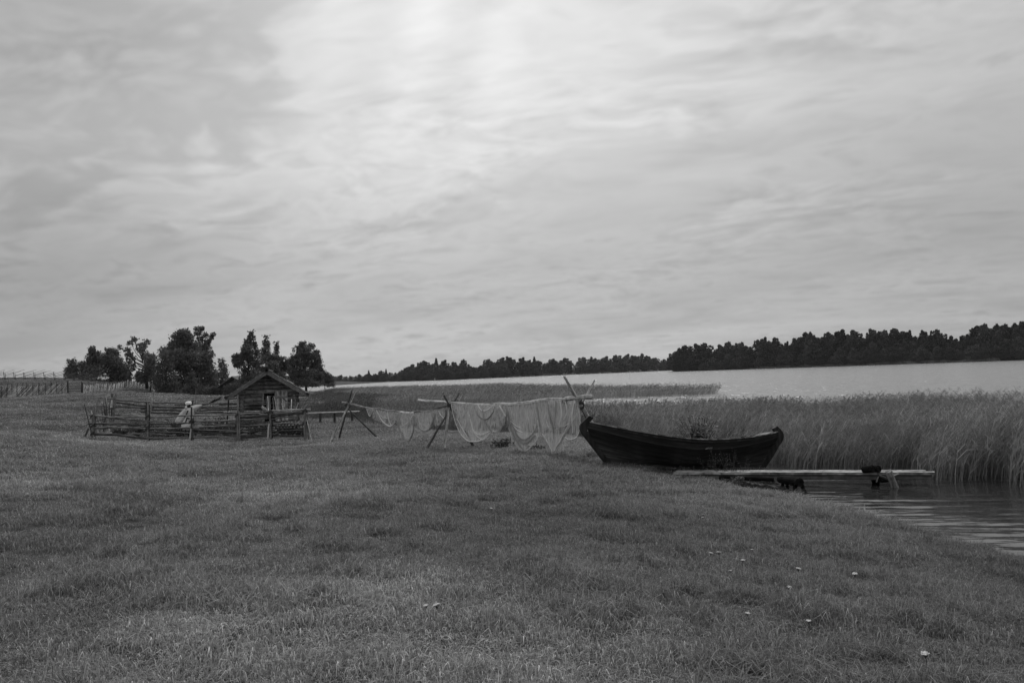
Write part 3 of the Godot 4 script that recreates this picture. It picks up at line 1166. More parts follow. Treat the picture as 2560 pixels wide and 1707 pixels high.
# ---------------------------------------------------------------- trees
func tree(called: String, label: String, kind: String, at: Vector3, trunk: float, stem: float, lobes: Array, leaf: float, dens: float, group: String) -> void:
	var o := thing(called, label, "tree" if kind != "bush" else "bush", at, 0.0, group)
	var crown := Shape.new()
	var tr := Shape.new()
	var wide := 0.5
	var cx := 0.0
	for l in lobes:
		wide = maxf(wide, absf(l[0]))
		cx += l[0] / lobes.size()
	# lobe centres get a depth of their own
	var c: Array = []
	for l in lobes:
		var out := absf(l[0] - cx) / maxf(wide, 0.1)
		c.append(Vector3(l[0], l[1], rnd(-1, 1) * wide * 0.55 * sqrt(maxf(0.05, 1.0 - out * out))))
	var top := Vector3(cx * 0.6, trunk, 0.0)
	if kind != "bush":
		var mid := Vector3(rnd(-0.2, 0.2), trunk * 0.45, rnd(-0.2, 0.2))
		tr.tube([Vector3(0, -0.3, 0), Vector3(rnd(-0.05, 0.05), trunk * 0.18, 0), mid, top], [stem * 1.35, stem, stem * 0.72, stem * 0.25], 7)
	for k in lobes.size():
		var start := Vector3(0, 0, 0)
		if kind != "bush":
			var f := clampf(c[k].y / maxf(trunk, 0.1) * 0.62, 0.15, 0.9)
			start = Vector3(0, trunk * 0.1, 0).lerp(top, f)
		var knee: Vector3 = start.lerp(c[k], 0.55) - Vector3(0, 0.12 * start.distance_to(c[k]), 0)
		tr.tube([start, knee, c[k]], [stem * 0.34, stem * 0.22, stem * 0.08], 5)
		if kind == "open":
			for q in 5:
				var tip: Vector3 = c[k] + Vector3(rnd(-1, 1) * lobes[k][2], rnd(-0.4, 1) * lobes[k][3], rnd(-1, 1) * lobes[k][2]) * 0.9
				tr.tube([knee.lerp(c[k], 0.6), tip], [stem * 0.1, stem * 0.035], 4)
	for k in lobes.size():
		var rx: float = lobes[k][2] * (1.0 if kind == "open" else 1.2)
		var ry: float = lobes[k][3] * (1.0 if kind == "open" else 1.12)
		var rz := (rx + ry) * 0.55
		var area := 4.0 * PI * pow((pow(rx * ry, 1.6) + pow(rx * rz, 1.6) + pow(ry * rz, 1.6)) / 3.0, 1.0 / 1.6)
		var count := int(dens * 3.1 * area / (leaf * leaf)) + 6
		var tone := rnd(0.75, 1.3)
		for q in count:
			var d := Vector3(rnd(-1, 1), rnd(-1, 1), rnd(-1, 1)).normalized()
			var rough := 0.78 + 0.34 * bumps.get_noise_3d(d.x * 9.0 + k * 31.0, d.y * 9.0, d.z * 9.0) * 2.0
			var p: Vector3 = c[k] + d * Vector3(rx, ry, rz) * clampf(rough * pow(rng.randf(), 0.28) * 1.12, 0.15, 1.28)
			var dir := Vector3(rnd(-1, 1), rnd(-1, 1), rnd(-1, 1)).normalized()
			var z := leaf * rnd(0.5, 1.15)
			var w := z * 0.75
			if kind == "birch":
				dir = (dir + Vector3(0, -0.9, 0)).normalized()
				z *= 1.25; w *= 0.6
			elif kind == "spruce":
				dir = (d * Vector3(1, 0, 1) + Vector3(0, -0.35, 0) + dir * 0.4).normalized()
				z *= 1.35; w *= 0.55
			elif kind == "bush":
				dir = (dir + Vector3(0, 0.6, 0) + d * 0.5).normalized()
				w *= 0.6
			var side := dir.cross(Vector3(rnd(-1, 1), rnd(-1, 1), rnd(-1, 1))).normalized()
			var base := 0.145 if kind != "bush" else 0.12
			crown.leaf(p, dir, side, z, w, lin(base * tone * rnd(0.7, 1.35)))
	if kind != "bush" and kind != "open":
		# leaves between the lobes close the crown
		for q in int(lobes.size() * 150 * dens):
			var a: Vector3 = c[rng.randi() % c.size()]
			var b: Vector3 = c[rng.randi() % c.size()]
			if a.distance_to(b) > wide * 0.75:
				continue
			var p := a.lerp(b, rng.randf()) + Vector3(rnd(-1, 1), rnd(-1, 1), rnd(-1, 1)) * 0.5
			var dir := Vector3(rnd(-1, 1), rnd(-1, 1), rnd(-1, 1)).normalized()
			crown.leaf(p, dir, dir.cross(Vector3(rnd(-1, 1), rnd(-1, 1), rnd(-1, 1))).normalized(), leaf * rnd(0.7, 1.3), leaf * rnd(0.5, 0.9), lin(0.11 * rnd(0.7, 1.3)))
	put("trunk" if kind != "bush" else "stems", tr, M.trunk, o)
	put("crown", crown, M.leaf, o)

func trees() -> void:
	tree("birch_tree", "small ragged dark tree farthest left above the fence gate", "birch", Vector3(-66.88, 4.39, -120.00), 2.17, 0.12, [[-0.02, 2.40, 0.60, 0.84], [0.45, 1.78, 0.84, 0.78], [-0.40, 1.39, 0.66, 0.66], [0.80, 1.05, 0.54, 0.72], [0.19, 0.59, 1.08, 0.60], [1.40, 0.54, 0.42, 0.48]], 0.34, 1.00, "trees on the rise behind the slanted pole fence")
	tree("broadleaf_tree", "dense dark tree with a pointed top left of its twin peak", "broad", Vector3(-62.84, 3.94, -120.00), 3.74, 0.12, [[-0.28, 4.77, 0.42, 0.60], [-0.17, 3.86, 0.90, 0.78], [-0.79, 3.03, 1.02, 0.84], [0.41, 2.69, 1.21, 1.08], [-1.05, 1.78, 1.15, 1.02], [0.03, 1.37, 1.57, 1.08], [-1.89, 2.35, 0.36, 0.84], [-1.79, 1.02, 0.54, 0.72]], 0.36, 1.50, "trees on the rise behind the slanted pole fence")
	tree("broadleaf_tree", "dense dark tree with a double top right of its pointed twin", "broad", Vector3(-60.71, 3.57, -122.00), 4.04, 0.12, [[-1.08, 4.84, 0.55, 0.67], [-0.17, 4.37, 0.55, 0.86], [-0.92, 3.67, 1.16, 0.92], [0.30, 3.19, 0.86, 1.10], [-0.58, 2.18, 1.59, 1.10], [0.83, 1.88, 1.10, 1.23], [0.26, 0.86, 1.72, 0.67], [1.49, 0.88, 0.49, 0.74]], 0.36, 1.50, "trees on the rise behind the slanted pole fence")
	tree("maple_tree", "open crowned tree with sky showing through its branches", "open", Vector3(-51.54, 2.13, -112.00), 6.64, 0.20, [[-1.94, 7.54, 0.45, 0.39], [-1.10, 7.28, 0.51, 0.39], [-0.37, 7.08, 0.56, 0.45], [-2.63, 6.94, 0.62, 0.45], [-1.56, 6.62, 0.73, 0.45], [-0.21, 6.57, 0.73, 0.51], [-3.20, 6.35, 0.45, 0.45], [-2.31, 5.97, 0.62, 0.45], [-1.07, 5.92, 0.68, 0.45], [-0.11, 5.83, 0.68, 0.51], [-2.99, 5.38, 0.56, 0.39], [-1.87, 5.17, 0.51, 0.39], [-1.37, 4.64, 0.56, 0.45], [-3.01, 4.76, 0.34, 0.28], [0.27, 4.97, 0.51, 0.68], [-2.23, 4.22, 0.34, 0.39], [-1.11, 3.90, 0.51, 0.51], [-1.74, 3.25, 0.34, 0.28], [-2.03, 2.70, 0.23, 0.23]], 0.36, 0.62, "trees on the rise behind the slanted pole fence")
	tree("broadleaf_tree", "bushy dark tree just right of the bare leaning trunk", "broad", Vector3(-50.17, 1.92, -110.00), 3.31, 0.12, [[0.03, 4.87, 0.72, 0.66], [0.52, 4.25, 0.66, 0.77], [-0.43, 3.73, 0.72, 0.77], [0.32, 2.98, 0.88, 0.88], [-1.23, 2.49, 0.66, 0.72], [-0.47, 2.02, 0.88, 0.66], [-1.68, 2.12, 0.44, 0.55], [0.74, 1.86, 0.55, 0.77]], 0.34, 1.30, "trees on the rise behind the slanted pole fence")
	tree("willow_bush", "pale grey conical bush in front of the big broad tree", "bush", Vector3(-42.85, 1.18, -98.00), 2.95, 0.12, [[-0.09, 5.48, 0.34, 0.49], [0.05, 4.69, 0.69, 0.69], [-0.46, 3.92, 0.79, 0.69], [0.42, 3.69, 0.79, 0.79], [-0.68, 2.94, 0.84, 0.74], [0.49, 2.56, 0.98, 0.89], [-0.41, 1.75, 1.08, 0.89], [0.86, 1.31, 0.79, 0.84], [0.06, 0.75, 1.28, 0.59]], 0.30, 1.35, "trees on the rise behind the slanted pole fence")
	tree("broadleaf_tree", "largest and broadest tree left of the log hut", "broad", Vector3(-50.67, 1.26, -124.00), 7.47, 0.30, [[-1.09, 9.94, 0.75, 0.62], [-0.29, 9.34, 1.00, 0.75], [-1.68, 8.90, 1.00, 0.81], [0.70, 8.87, 0.87, 0.75], [-2.63, 7.93, 0.87, 0.75], [-0.95, 7.87, 1.37, 1.00], [0.79, 7.43, 1.25, 1.12], [-2.97, 6.82, 1.25, 1.00], [-1.11, 6.13, 1.62, 1.25], [1.37, 5.53, 1.62, 1.37], [2.92, 5.22, 0.87, 1.37], [-2.27, 4.61, 1.62, 1.37], [0.09, 3.90, 1.87, 1.49], [2.70, 3.49, 1.37, 1.49], [3.67, 2.52, 0.87, 1.25], [-1.20, 2.08, 1.62, 1.37], [1.28, 1.55, 2.12, 1.25], [3.45, 0.97, 1.12, 0.87]], 0.34, 1.35, "trees on the rise behind the slanted pole fence")
	tree("birch_tree", "tall forked crown rising from the right side of the broadest tree", "open", Vector3(-49.66, 1.02, -127.00), 9.57, 0.16, [[-0.59, 10.73, 0.45, 0.45], [-0.08, 10.83, 0.51, 0.45], [0.43, 10.56, 0.45, 0.45], [-0.23, 9.94, 0.70, 0.51], [0.54, 9.66, 0.57, 0.57], [1.75, 9.80, 0.45, 0.38], [1.42, 9.37, 0.38, 0.51], [1.60, 8.72, 0.38, 0.51], [-0.31, 9.05, 0.70, 0.57], [0.64, 8.57, 0.64, 0.57], [1.00, 7.72, 0.70, 0.70], [-0.15, 7.77, 0.77, 0.77], [1.11, 6.63, 0.89, 0.89]], 0.36, 0.95, "trees on the rise behind the slanted pole fence")
	tree("birch_tree", "light small birch at the right foot of the broadest tree", "birch", Vector3(-43.37, 0.75, -118.00), 3.56, 0.12, [[0.06, 5.35, 0.47, 0.53], [0.28, 4.51, 0.65, 0.65], [0.56, 3.67, 0.53, 0.65], [-0.05, 3.22, 0.77, 0.77], [0.65, 2.60, 0.53, 0.71], [0.04, 1.91, 0.89, 0.77], [0.37, 0.95, 0.83, 0.59]], 0.32, 0.90, "trees on the rise behind the slanted pole fence")
	tree("willow_bush", "low grey bush before the foot of the broadest tree", "bush", Vector3(-42.18, 0.93, -104.00), 1.25, 0.12, [[0.16, 3.12, 0.42, 0.47], [-0.27, 2.51, 0.52, 0.47], [0.46, 2.22, 0.57, 0.57], [-0.18, 1.57, 0.73, 0.57], [0.64, 1.22, 0.52, 0.52], [-0.72, 1.07, 0.47, 0.42]], 0.28, 1.30, "trees on the rise behind the slanted pole fence")
	tree("birch_tree", "tall weeping birch directly behind the hut's left roof slope", "birch", Vector3(-37.22, 0.58, -112.00), 7.88, 0.17, [[0.21, 9.19, 0.28, 0.39], [0.30, 8.50, 0.51, 0.51], [-0.11, 7.84, 0.56, 0.56], [0.56, 7.53, 0.51, 0.56], [0.15, 6.99, 0.79, 0.62], [-0.64, 6.85, 0.51, 0.51], [0.99, 6.50, 0.51, 0.51], [0.02, 6.09, 1.07, 0.73], [-1.11, 5.91, 0.68, 0.51], [-1.90, 5.88, 0.51, 0.34], [-2.03, 5.27, 0.34, 0.39], [-0.79, 5.16, 0.90, 0.68], [0.56, 5.06, 1.13, 0.90], [1.22, 4.52, 0.51, 0.73], [-1.36, 4.79, 0.45, 0.51], [-0.32, 3.74, 1.35, 0.90], [1.07, 3.24, 0.79, 0.84], [-0.64, 2.35, 1.24, 0.90], [0.59, 1.74, 1.13, 0.79]], 0.34, 1.15, "trees behind the log hut")
	tree("spruce_tree", "pointed spruce right of the tall weeping birch", "spruce", Vector3(-38.89, 0.50, -125.00), 8.04, 0.12, [[0.21, 9.18, 0.09, 0.25], [0.19, 8.30, 0.50, 0.75], [0.15, 7.04, 0.75, 0.88], [0.12, 5.78, 1.00, 1.00], [0.08, 4.21, 1.13, 1.26], [0.04, 2.65, 1.26, 1.00]], 0.36, 1.30, "trees behind the log hut")
	tree("spruce_tree", "slim spruce top standing between birch and round tree", "spruce", Vector3(-39.28, 0.46, -132.00), 7.29, 0.12, [[0.19, 8.55, 0.10, 0.27], [0.17, 7.82, 0.33, 0.53], [0.15, 6.89, 0.40, 0.53], [0.12, 5.83, 0.66, 0.80], [0.08, 4.30, 0.80, 1.06], [0.04, 2.65, 0.93, 0.93]], 0.34, 1.30, "trees behind the log hut")
	tree("broadleaf_tree", "low dark tree mass above the right roof slope of the hut", "broad", Vector3(-34.58, 0.44, -116.00), 2.91, 0.12, [[-1.35, 5.57, 0.70, 0.58], [-0.35, 5.83, 0.70, 0.58], [0.69, 5.49, 0.70, 0.52], [1.38, 5.18, 0.47, 0.52], [-1.66, 4.53, 0.93, 0.82], [-0.27, 4.48, 1.17, 0.93], [1.01, 4.20, 0.82, 0.82], [-1.00, 3.23, 1.28, 0.93], [0.63, 2.93, 1.17, 0.93], [0.02, 2.02, 1.51, 0.58]], 0.36, 1.40, "trees behind the log hut")
	tree("broadleaf_tree", "round dark tree farthest right behind the hut", "broad", Vector3(-39.06, 0.26, -150.00), 7.53, 0.22, [[-0.15, 9.34, 0.75, 0.60], [0.89, 9.00, 0.68, 0.68], [-0.78, 8.61, 0.75, 0.68], [0.42, 8.26, 1.21, 0.83], [1.76, 7.76, 0.68, 0.68], [-1.11, 7.42, 1.05, 0.83], [0.69, 7.05, 1.51, 0.98], [2.03, 6.54, 0.75, 0.90], [-2.03, 6.93, 0.68, 0.60], [-2.50, 6.19, 0.90, 0.90], [-0.55, 5.89, 1.51, 1.05], [1.54, 5.36, 1.36, 1.05], [2.58, 4.71, 0.60, 0.75], [-2.84, 4.77, 0.98, 1.05], [-1.05, 4.25, 1.66, 1.13], [1.20, 3.71, 1.66, 1.05], [2.69, 3.20, 0.75, 0.90], [-2.29, 2.94, 1.36, 0.98], [0.11, 2.55, 1.81, 0.83], [2.06, 2.25, 1.13, 0.60]], 0.34, 1.45, "trees behind the log hut")
	tree("dead_tree", "thin wispy bare topped tree beside the round dark tree", "open", Vector3(-40.97, 0.42, -149.00), 6.29, 0.10, [[0.28, 8.83, 0.30, 0.37], [-0.18, 8.47, 0.30, 0.30], [0.65, 8.44, 0.30, 0.30], [0.11, 8.01, 0.37, 0.30], [-0.43, 7.51, 0.30, 0.30], [0.70, 7.54, 0.30, 0.30]], 0.26, 0.30, "trees behind the log hut")
	tree("willow_bush", "grey bush sloping to the water at the tree line's right end", "bush", Vector3(-37.41, 0.04, -158.00), 2.06, 0.12, [[-0.23, 4.40, 0.63, 0.63], [0.22, 3.74, 0.79, 0.71], [0.92, 3.24, 0.71, 0.71], [-0.12, 2.81, 0.95, 0.71], [1.30, 2.43, 0.63, 0.63], [0.49, 2.15, 1.11, 0.56]], 0.40, 1.30, "trees behind the log hut")
	tree("willow_bush", "lowest bush at the reed edge beside the lake", "bush", Vector3(-34.24, -0.12, -150.00), 0.75, 0.12, [[-0.67, 1.95, 0.38, 0.30], [-0.06, 2.00, 0.45, 0.38], [0.38, 1.83, 0.30, 0.30]], 0.30, 1.00, "trees behind the log hut")
	tree("willow_bush", "dark undergrowth at the foot of the round dark tree", "bush", Vector3(-38.97, 0.30, -146.00), 1.47, 0.12, [[-1.22, 2.16, 1.03, 0.66], [0.02, 2.18, 1.17, 0.73], [1.49, 2.05, 1.17, 0.73], [2.80, 1.86, 0.95, 0.59], [-2.47, 2.06, 0.88, 0.59]], 0.40, 1.30, "trees behind the log hut")
	tree("willow_bush", "undergrowth between the log house and the tall weeping birch", "bush", Vector3(-37.73, 0.66, -108.00), 1.08, 0.12, [[-0.96, 1.42, 0.65, 0.65], [-0.20, 1.61, 0.65, 0.65], [0.56, 1.36, 0.71, 0.71], [-0.65, 0.87, 0.76, 0.49], [0.32, 0.72, 0.76, 0.43]], 0.34, 1.30, "trees behind the log hut")
	tree("willow_bush", "dark undergrowth right of the broadest tree's trunk", "bush", Vector3(-43.91, 0.82, -116.00), 1.17, 0.12, [[-1.27, 1.01, 0.82, 0.70], [-0.22, 1.09, 0.82, 0.70], [0.71, 0.82, 0.70, 0.64], [-2.09, 0.69, 0.82, 0.47]], 0.36, 1.30, "trees on the rise behind the slanted pole fence")

# ---------------------------------------------------------------- fences
func lerp_line(line: Array, f: float) -> Vector2:
	var u := f * (line.size() - 1)
	var k := mini(int(u), line.size() - 2)
	return line[k].lerp(line[k + 1], u - k)

func slanted_fence(called: String, label: String, line: Array, gap: float, post_gap: float, high: float) -> void:
	var a: Vector2 = line[0]
	var o := thing(called, label, "fence", on_ground(a.x, a.y))
	var origin := o.position
	var length := 0.0
	for k in line.size() - 1:
		length += line[k].distance_to(line[k + 1])
	var at := 0.0
	while at < length:
		var p := lerp_line(line, at / length)
		var g := on_ground(p.x, p.y) - origin
		for side in [-0.09, 0.09]:
			var h := high * rnd(0.92, 1.22)
			put("post", rod(g + Vector3(0, -0.1, side), g + Vector3(rnd(-0.05, 0.05), h, side + rnd(-0.03, 0.03)), 0.034, 0.026, 0.004, 5), M.bark, o)
		at += post_gap * rnd(0.9, 1.1)
	at = -0.4
	while at < length - 0.5:
		var run := high * rnd(0.88, 1.05)
		var p2 := lerp_line(line, clampf(at / length, 0.0, 1.0))
		var q2 := lerp_line(line, clampf((at + run) / length, 0.0, 1.0))
		var lo := on_ground(p2.x, p2.y) - origin
		var hi := on_ground(q2.x, q2.y) - origin + Vector3(0, high * rnd(0.78, 0.98), 0)
		put("slanted_pole", rod(lo, hi, 0.045, 0.034, 0.006, 5), M.old_wood if rng.randf() < 0.45 else M.pale_wood, o)
		at += gap * rnd(0.7, 1.3)

func pole_fences() -> void:
	slanted_fence("slanted_fence", "slanted pole fence on the left hill, left of its low gate", [Vector2(-49.61, 73.00), Vector2(-48.33, 75.00), Vector2(-47.73, 79.00), Vector2(-46.61, 83.00)], 0.15, 0.6, 1.15)
	slanted_fence("slanted_fence", "slanted pole fence running from the low gate back to the trees", [Vector2(-46.56, 86.00), Vector2(-49.74, 97.00), Vector2(-53.84, 112.00), Vector2(-56.77, 128.00)], 0.34, 1.3, 1.15)
	# the gate between them
	var a: Vector2 = Vector2(-46.59, 83.20)
	var b: Vector2 = Vector2(-46.54, 85.80)
	var g := thing("field_gate", "low field gate of long poles between the two slanted fences", "gate", on_ground(a.x, a.y))
	var pa := Vector3.ZERO
	var pb := on_ground(b.x, b.y) - g.position
	for p in [pa, pb]:
		put("post", rod(p + Vector3(0, -0.1, 0), p + Vector3(0.02, 1.35, 0), 0.09, 0.075, 0.004), M.bark, g)
		put("post", rod(p + Vector3(0.12, -0.1, 0.1), p + Vector3(0.1, 1.2, 0.1), 0.06, 0.05, 0.004), M.bark, g)
	for k in 5:
		put("rail", rod(pa + Vector3(0, 0.12 + 0.2 * k, 0.06), pb + Vector3(0, 0.16 + 0.2 * k, 0.06), 0.03, 0.028, 0.006), M.old_wood if k > 2 else M.bark, g)
	# the second fence, on the crest against the sky
	var line := [Vector2(-71.77, 108.00), Vector2(-67.57, 110.00), Vector2(-63.17, 112.00), Vector2(-60.19, 116.00)]
	var o := thing("ridge_fence", "fence of low angled poles on the crest against the sky", "fence", on_ground(line[0].x, line[0].y))
	for k in 13:
		var f := k / 12.0
		var p := lerp_line(line, f)
		var base := on_ground(p.x, p.y) - o.position
		put("post", rod(base, base + Vector3(-0.12, 1.15 + rnd(-0.1, 0.15), 0.05), 0.045, 0.035, 0.004, 5), M.bark, o)
		put("post", rod(base + Vector3(0.06, 0, -0.15), base + Vector3(0.0, 0.95 + rnd(-0.1, 0.1), -0.1), 0.04, 0.03, 0.004, 5), M.bark, o)
		for n in 4:
			var q := base + Vector3(-1.3 + rnd(-0.2, 0.2), 0.15 + 0.2 * n, 0)
			put("slanted_pole", rod(q, q + Vector3(2.6 + rnd(-0.3, 0.3), 0.62, 0.0), 0.026, 0.018, 0.006, 5), M.old_wood, o)

func rail(o: Node3D, pts: Array, r: float, m: Material) -> void:
	for k in pts.size():
		pts[k] -= o.position
	var dense: Array = []
	var rr: Array = []
	for k in pts.size() - 1:
		var parts := maxi(2, int(pts[k].distance_to(pts[k + 1]) / 0.45))
		for q in parts:
			var f := float(q) / parts
			dense.append(pts[k].lerp(pts[k + 1], f) + Vector3(0, rnd(-0.024, 0.024), rnd(-0.02, 0.02)))
	dense.append(pts[-1])
	for k in dense.size():
		rr.append(r * lerpf(0.98, 0.62, float(k) / dense.size()) * rnd(0.9, 1.1))
	var s := Shape.new()
	s.tube(dense, rr, 7, Color.WHITE, rng.randf())
	put("rail", s, m, o)

func post(o: Node3D, top: Vector3, foot: Vector3, r: float, m: Material, called := "post") -> void:
	foot.y = minf(foot.y, ground(foot.x, -foot.z) - 0.05)
	put(called, rod(foot - o.position, top - o.position, r, r * 0.8, 0.01, 7), m, o)

func garden_fence() -> void:
	var O: Material = M.old_wood
	var B: Material = M.bark
	var P: Material = M.pale_wood
	var f := thing("pole_fence", "front garden fence of rough poles lashed to paired posts", "fence", Vector3(-12.086, 0.486, -29.775))
	rail(f, [Vector3(-16.411, 1.674, -30.730), Vector3(-15.407, 1.556, -30.485), Vector3(-13.824, 1.516, -30.097), Vector3(-11.998, 1.506, -29.650), Vector3(-10.178, 1.497, -29.205), Vector3(-9.225, 1.531, -28.971)], 0.04, O)
	rail(f, [Vector3(-16.481, 1.319, -30.799), Vector3(-15.442, 1.272, -30.545), Vector3(-13.857, 1.228, -30.157), Vector3(-12.044, 1.253, -29.713)], 0.036, B)
	rail(f, [Vector3(-12.156, 1.299, -29.771), Vector3(-10.215, 1.308, -29.296), Vector3(-8.896, 1.335, -28.973)], 0.036, O)
	rail(f, [Vector3(-16.263, 1.173, -30.674), Vector3(-15.022, 1.123, -30.370), Vector3(-13.823, 1.082, -30.076), Vector3(-11.704, 1.050, -29.558)], 0.045, O)
	rail(f, [Vector3(-12.137, 1.099, -29.787), Vector3(-10.180, 1.088, -29.308), Vector3(-8.941, 1.119, -29.005), Vector3(-7.635, 1.125, -28.685)], 0.036, O)
	rail(f, [Vector3(-16.244, 0.934, -30.690), Vector3(-15.230, 0.855, -30.441), Vector3(-13.740, 0.691, -30.077)], 0.05, B)
	rail(f, [Vector3(-14.044, 0.704, -30.213), Vector3(-12.046, 0.687, -29.724), Vector3(-10.143, 0.681, -29.258)], 0.035, O)
	rail(f, [Vector3(-13.211, 0.878, -30.081), Vector3(-11.170, 0.851, -29.581), Vector3(-10.134, 0.862, -29.328)], 0.034, B)
	rail(f, [Vector3(-10.231, 0.853, -29.269), Vector3(-8.805, 0.867, -28.920), Vector3(-7.597, 0.877, -28.624)], 0.034, B)
	rail(f, [Vector3(-15.827, 0.607, -30.526), Vector3(-14.666, 0.559, -30.242), Vector3(-13.797, 0.522, -30.029)], 0.045, O)
	rail(f, [Vector3(-13.892, 0.529, -30.073), Vector3(-12.500, 0.517, -29.732)], 0.042, O)
	rail(f, [Vector3(-11.981, 0.963, -29.801), Vector3(-10.301, 0.920, -29.389)], 0.03, B)
	rail(f, [Vector3(-10.139, 0.690, -29.247), Vector3(-8.654, 0.705, -28.883), Vector3(-7.541, 0.698, -28.611)], 0.036, B)
	rail(f, [Vector3(-10.078, 0.587, -29.232), Vector3(-8.876, 0.594, -28.937)], 0.03, O)
	rail(f, [Vector3(-8.657, 0.583, -28.884), Vector3(-7.698, 0.587, -28.649)], 0.03, O)
	rail(f, [Vector3(-10.125, 1.409, -29.171), Vector3(-8.845, 1.406, -28.858), Vector3(-7.528, 1.487, -28.536)], 0.045, B)
	rail(f, [Vector3(-9.266, 1.496, -28.961), Vector3(-8.827, 1.492, -28.853), Vector3(-7.526, 1.537, -28.535)], 0.042, O)
	rail(f, [Vector3(-9.143, 1.589, -28.900), Vector3(-9.001, 1.599, -28.865), Vector3(-8.440, 1.606, -28.728), Vector3(-7.287, 1.616, -28.446)], 0.036, P)
	rail(f, [Vector3(-8.846, 1.519, -28.920), Vector3(-8.004, 1.568, -28.714), Vector3(-7.326, 1.643, -28.548)], 0.03, O)
	rail(f, [Vector3(-8.888, 1.314, -28.992), Vector3(-8.496, 1.333, -28.896), Vector3(-7.797, 1.373, -28.725)], 0.026, O)
	rail(f, [Vector3(-9.013, 1.040, -29.043), Vector3(-8.200, 1.022, -28.844), Vector3(-7.627, 1.066, -28.704)], 0.03, B)
	rail(f, [Vector3(-10.778, 0.749, -29.558), Vector3(-8.859, 0.741, -29.088)], 0.028, B)
	for k in 11:
		var s0 := rnd(0.0, 0.75)
		var s1 := minf(1.0, s0 + rnd(0.2, 0.42))
		var up0 := rnd(0.12, 0.98)
		var e0: Vector3 = Vector3(-16.295, 0.619, -30.805).lerp(Vector3(-7.530, 0.522, -28.660), s0)
		var e1: Vector3 = Vector3(-16.295, 0.619, -30.805).lerp(Vector3(-7.530, 0.522, -28.660), s1)
		rail(f, [e0 + Vector3(0, up0, rnd(-0.08, 0.12)), e1 + Vector3(0, up0 + rnd(-0.2, 0.2), rnd(-0.08, 0.12))], rnd(0.015, 0.024), O if rng.randf() < 0.6 else B)
	for q in [[Vector3(-16.154, 1.854, -30.606), Vector3(-16.266, 0.633, -30.633), B], [Vector3(-16.227, 1.785, -30.829), Vector3(-16.250, 0.584, -30.835), B], [Vector3(-13.785, 2.105, -30.005), Vector3(-13.846, 0.517, -30.020), O], [Vector3(-13.859, 1.963, -30.260), Vector3(-13.909, 0.513, -30.272), B],
			[Vector3(-11.974, 1.843, -29.572), Vector3(-12.004, 0.942, -29.580), B], [Vector3(-11.997, 1.033, -29.547), Vector3(-12.069, 0.464, -29.513), P], [Vector3(-12.027, 1.105, -29.812), Vector3(-12.010, 0.480, -29.808), B],
			[Vector3(-10.083, 2.242, -29.110), Vector3(-10.143, 0.613, -29.124), O], [Vector3(-10.243, 1.579, -29.375), Vector3(-10.269, 0.597, -29.381), B], [Vector3(-10.042, 1.543, -29.069), Vector3(-10.068, 1.166, -29.075), B],
			[Vector3(-8.820, 2.144, -28.769), Vector3(-8.822, 0.706, -28.770), O], [Vector3(-8.858, 1.170, -28.717), Vector3(-8.915, 0.601, -28.690), P], [Vector3(-8.829, 1.644, -29.019), Vector3(-8.843, 0.600, -29.022), B],
			[Vector3(-7.499, 1.675, -28.446), Vector3(-7.517, 0.567, -28.450), O], [Vector3(-7.530, 1.521, -28.711), Vector3(-7.528, 0.546, -28.711), B], [Vector3(-7.431, 1.326, -28.533), Vector3(-7.377, 1.097, -28.519), O]]:
		post(f, q[0], q[1], 0.036, O if q[2] == B and rng.randf() < 0.5 else q[2])
	post(f, Vector3(-16.404, 1.124, -30.677), Vector3(-16.540, 0.730, -30.505), 0.045, B, "brace")
	post(f, Vector3(-7.462, 1.327, -28.540), Vector3(-7.200, 0.598, -28.270), 0.022, P, "brace")
	for q in [[Vector3(-13.830, 1.518, -30.078)], [Vector3(-13.840, 1.082, -30.080)], [Vector3(-12.020, 1.293, -29.656)], [Vector3(-10.139, 1.483, -29.175)], [Vector3(-10.176, 1.100, -29.256)], [Vector3(-8.833, 1.566, -28.834)], [Vector3(-8.866, 1.130, -28.904)], [Vector3(-7.504, 1.573, -28.509)], [Vector3(-7.544, 1.126, -28.611)], [Vector3(-16.226, 1.607, -30.706)], [Vector3(-16.234, 1.208, -30.708)], [Vector3(-16.239, 0.932, -30.709)]]:
		var s := Shape.new()
		var c: Vector3 = q[0] - f.position
		for k in 3:
			var ring: Array = []
			var rr: Array = []
			for w in 9:
				var a := TAU * w / 8.0
				ring.append(c + Vector3(0.085 * cos(a), 0.03 * k - 0.03 + 0.05 * sin(a * 2.0), 0.15 * sin(a)))
				rr.append(0.012)
			s.tube(ring, rr, 5)
		put("lashing", s, B, f)

	var b := thing("pole_fence", "back garden fence of long thin poles running to the log hut", "fence", Vector3(-16.527, 0.706, -40.371))
	rail(b, [Vector3(-21.130, 2.138, -41.172), Vector3(-19.280, 1.939, -40.809), Vector3(-16.261, 1.711, -40.216), Vector3(-13.900, 1.678, -39.753), Vector3(-12.117, 1.685, -39.403)], 0.05, O)
	rail(b, [Vector3(-20.604, 1.926, -41.119), Vector3(-18.749, 1.672, -40.756), Vector3(-16.573, 1.537, -40.329), Vector3(-16.485, 1.534, -40.311)], 0.048, B)
	rail(b, [Vector3(-14.804, 1.616, -39.981), Vector3(-12.305, 1.586, -39.491)], 0.04, O)
	rail(b, [Vector3(-16.727, 1.580, -40.410), Vector3(-14.547, 1.454, -39.982), Vector3(-12.409, 1.508, -39.563)], 0.036, B)
	rail(b, [Vector3(-20.660, 1.687, -41.181), Vector3(-18.418, 1.570, -40.741)], 0.04, B)
	rail(b, [Vector3(-19.109, 1.534, -40.775), Vector3(-16.620, 1.359, -40.287), Vector3(-13.865, 1.398, -39.746), Vector3(-12.525, 1.417, -39.483)], 0.045, B)
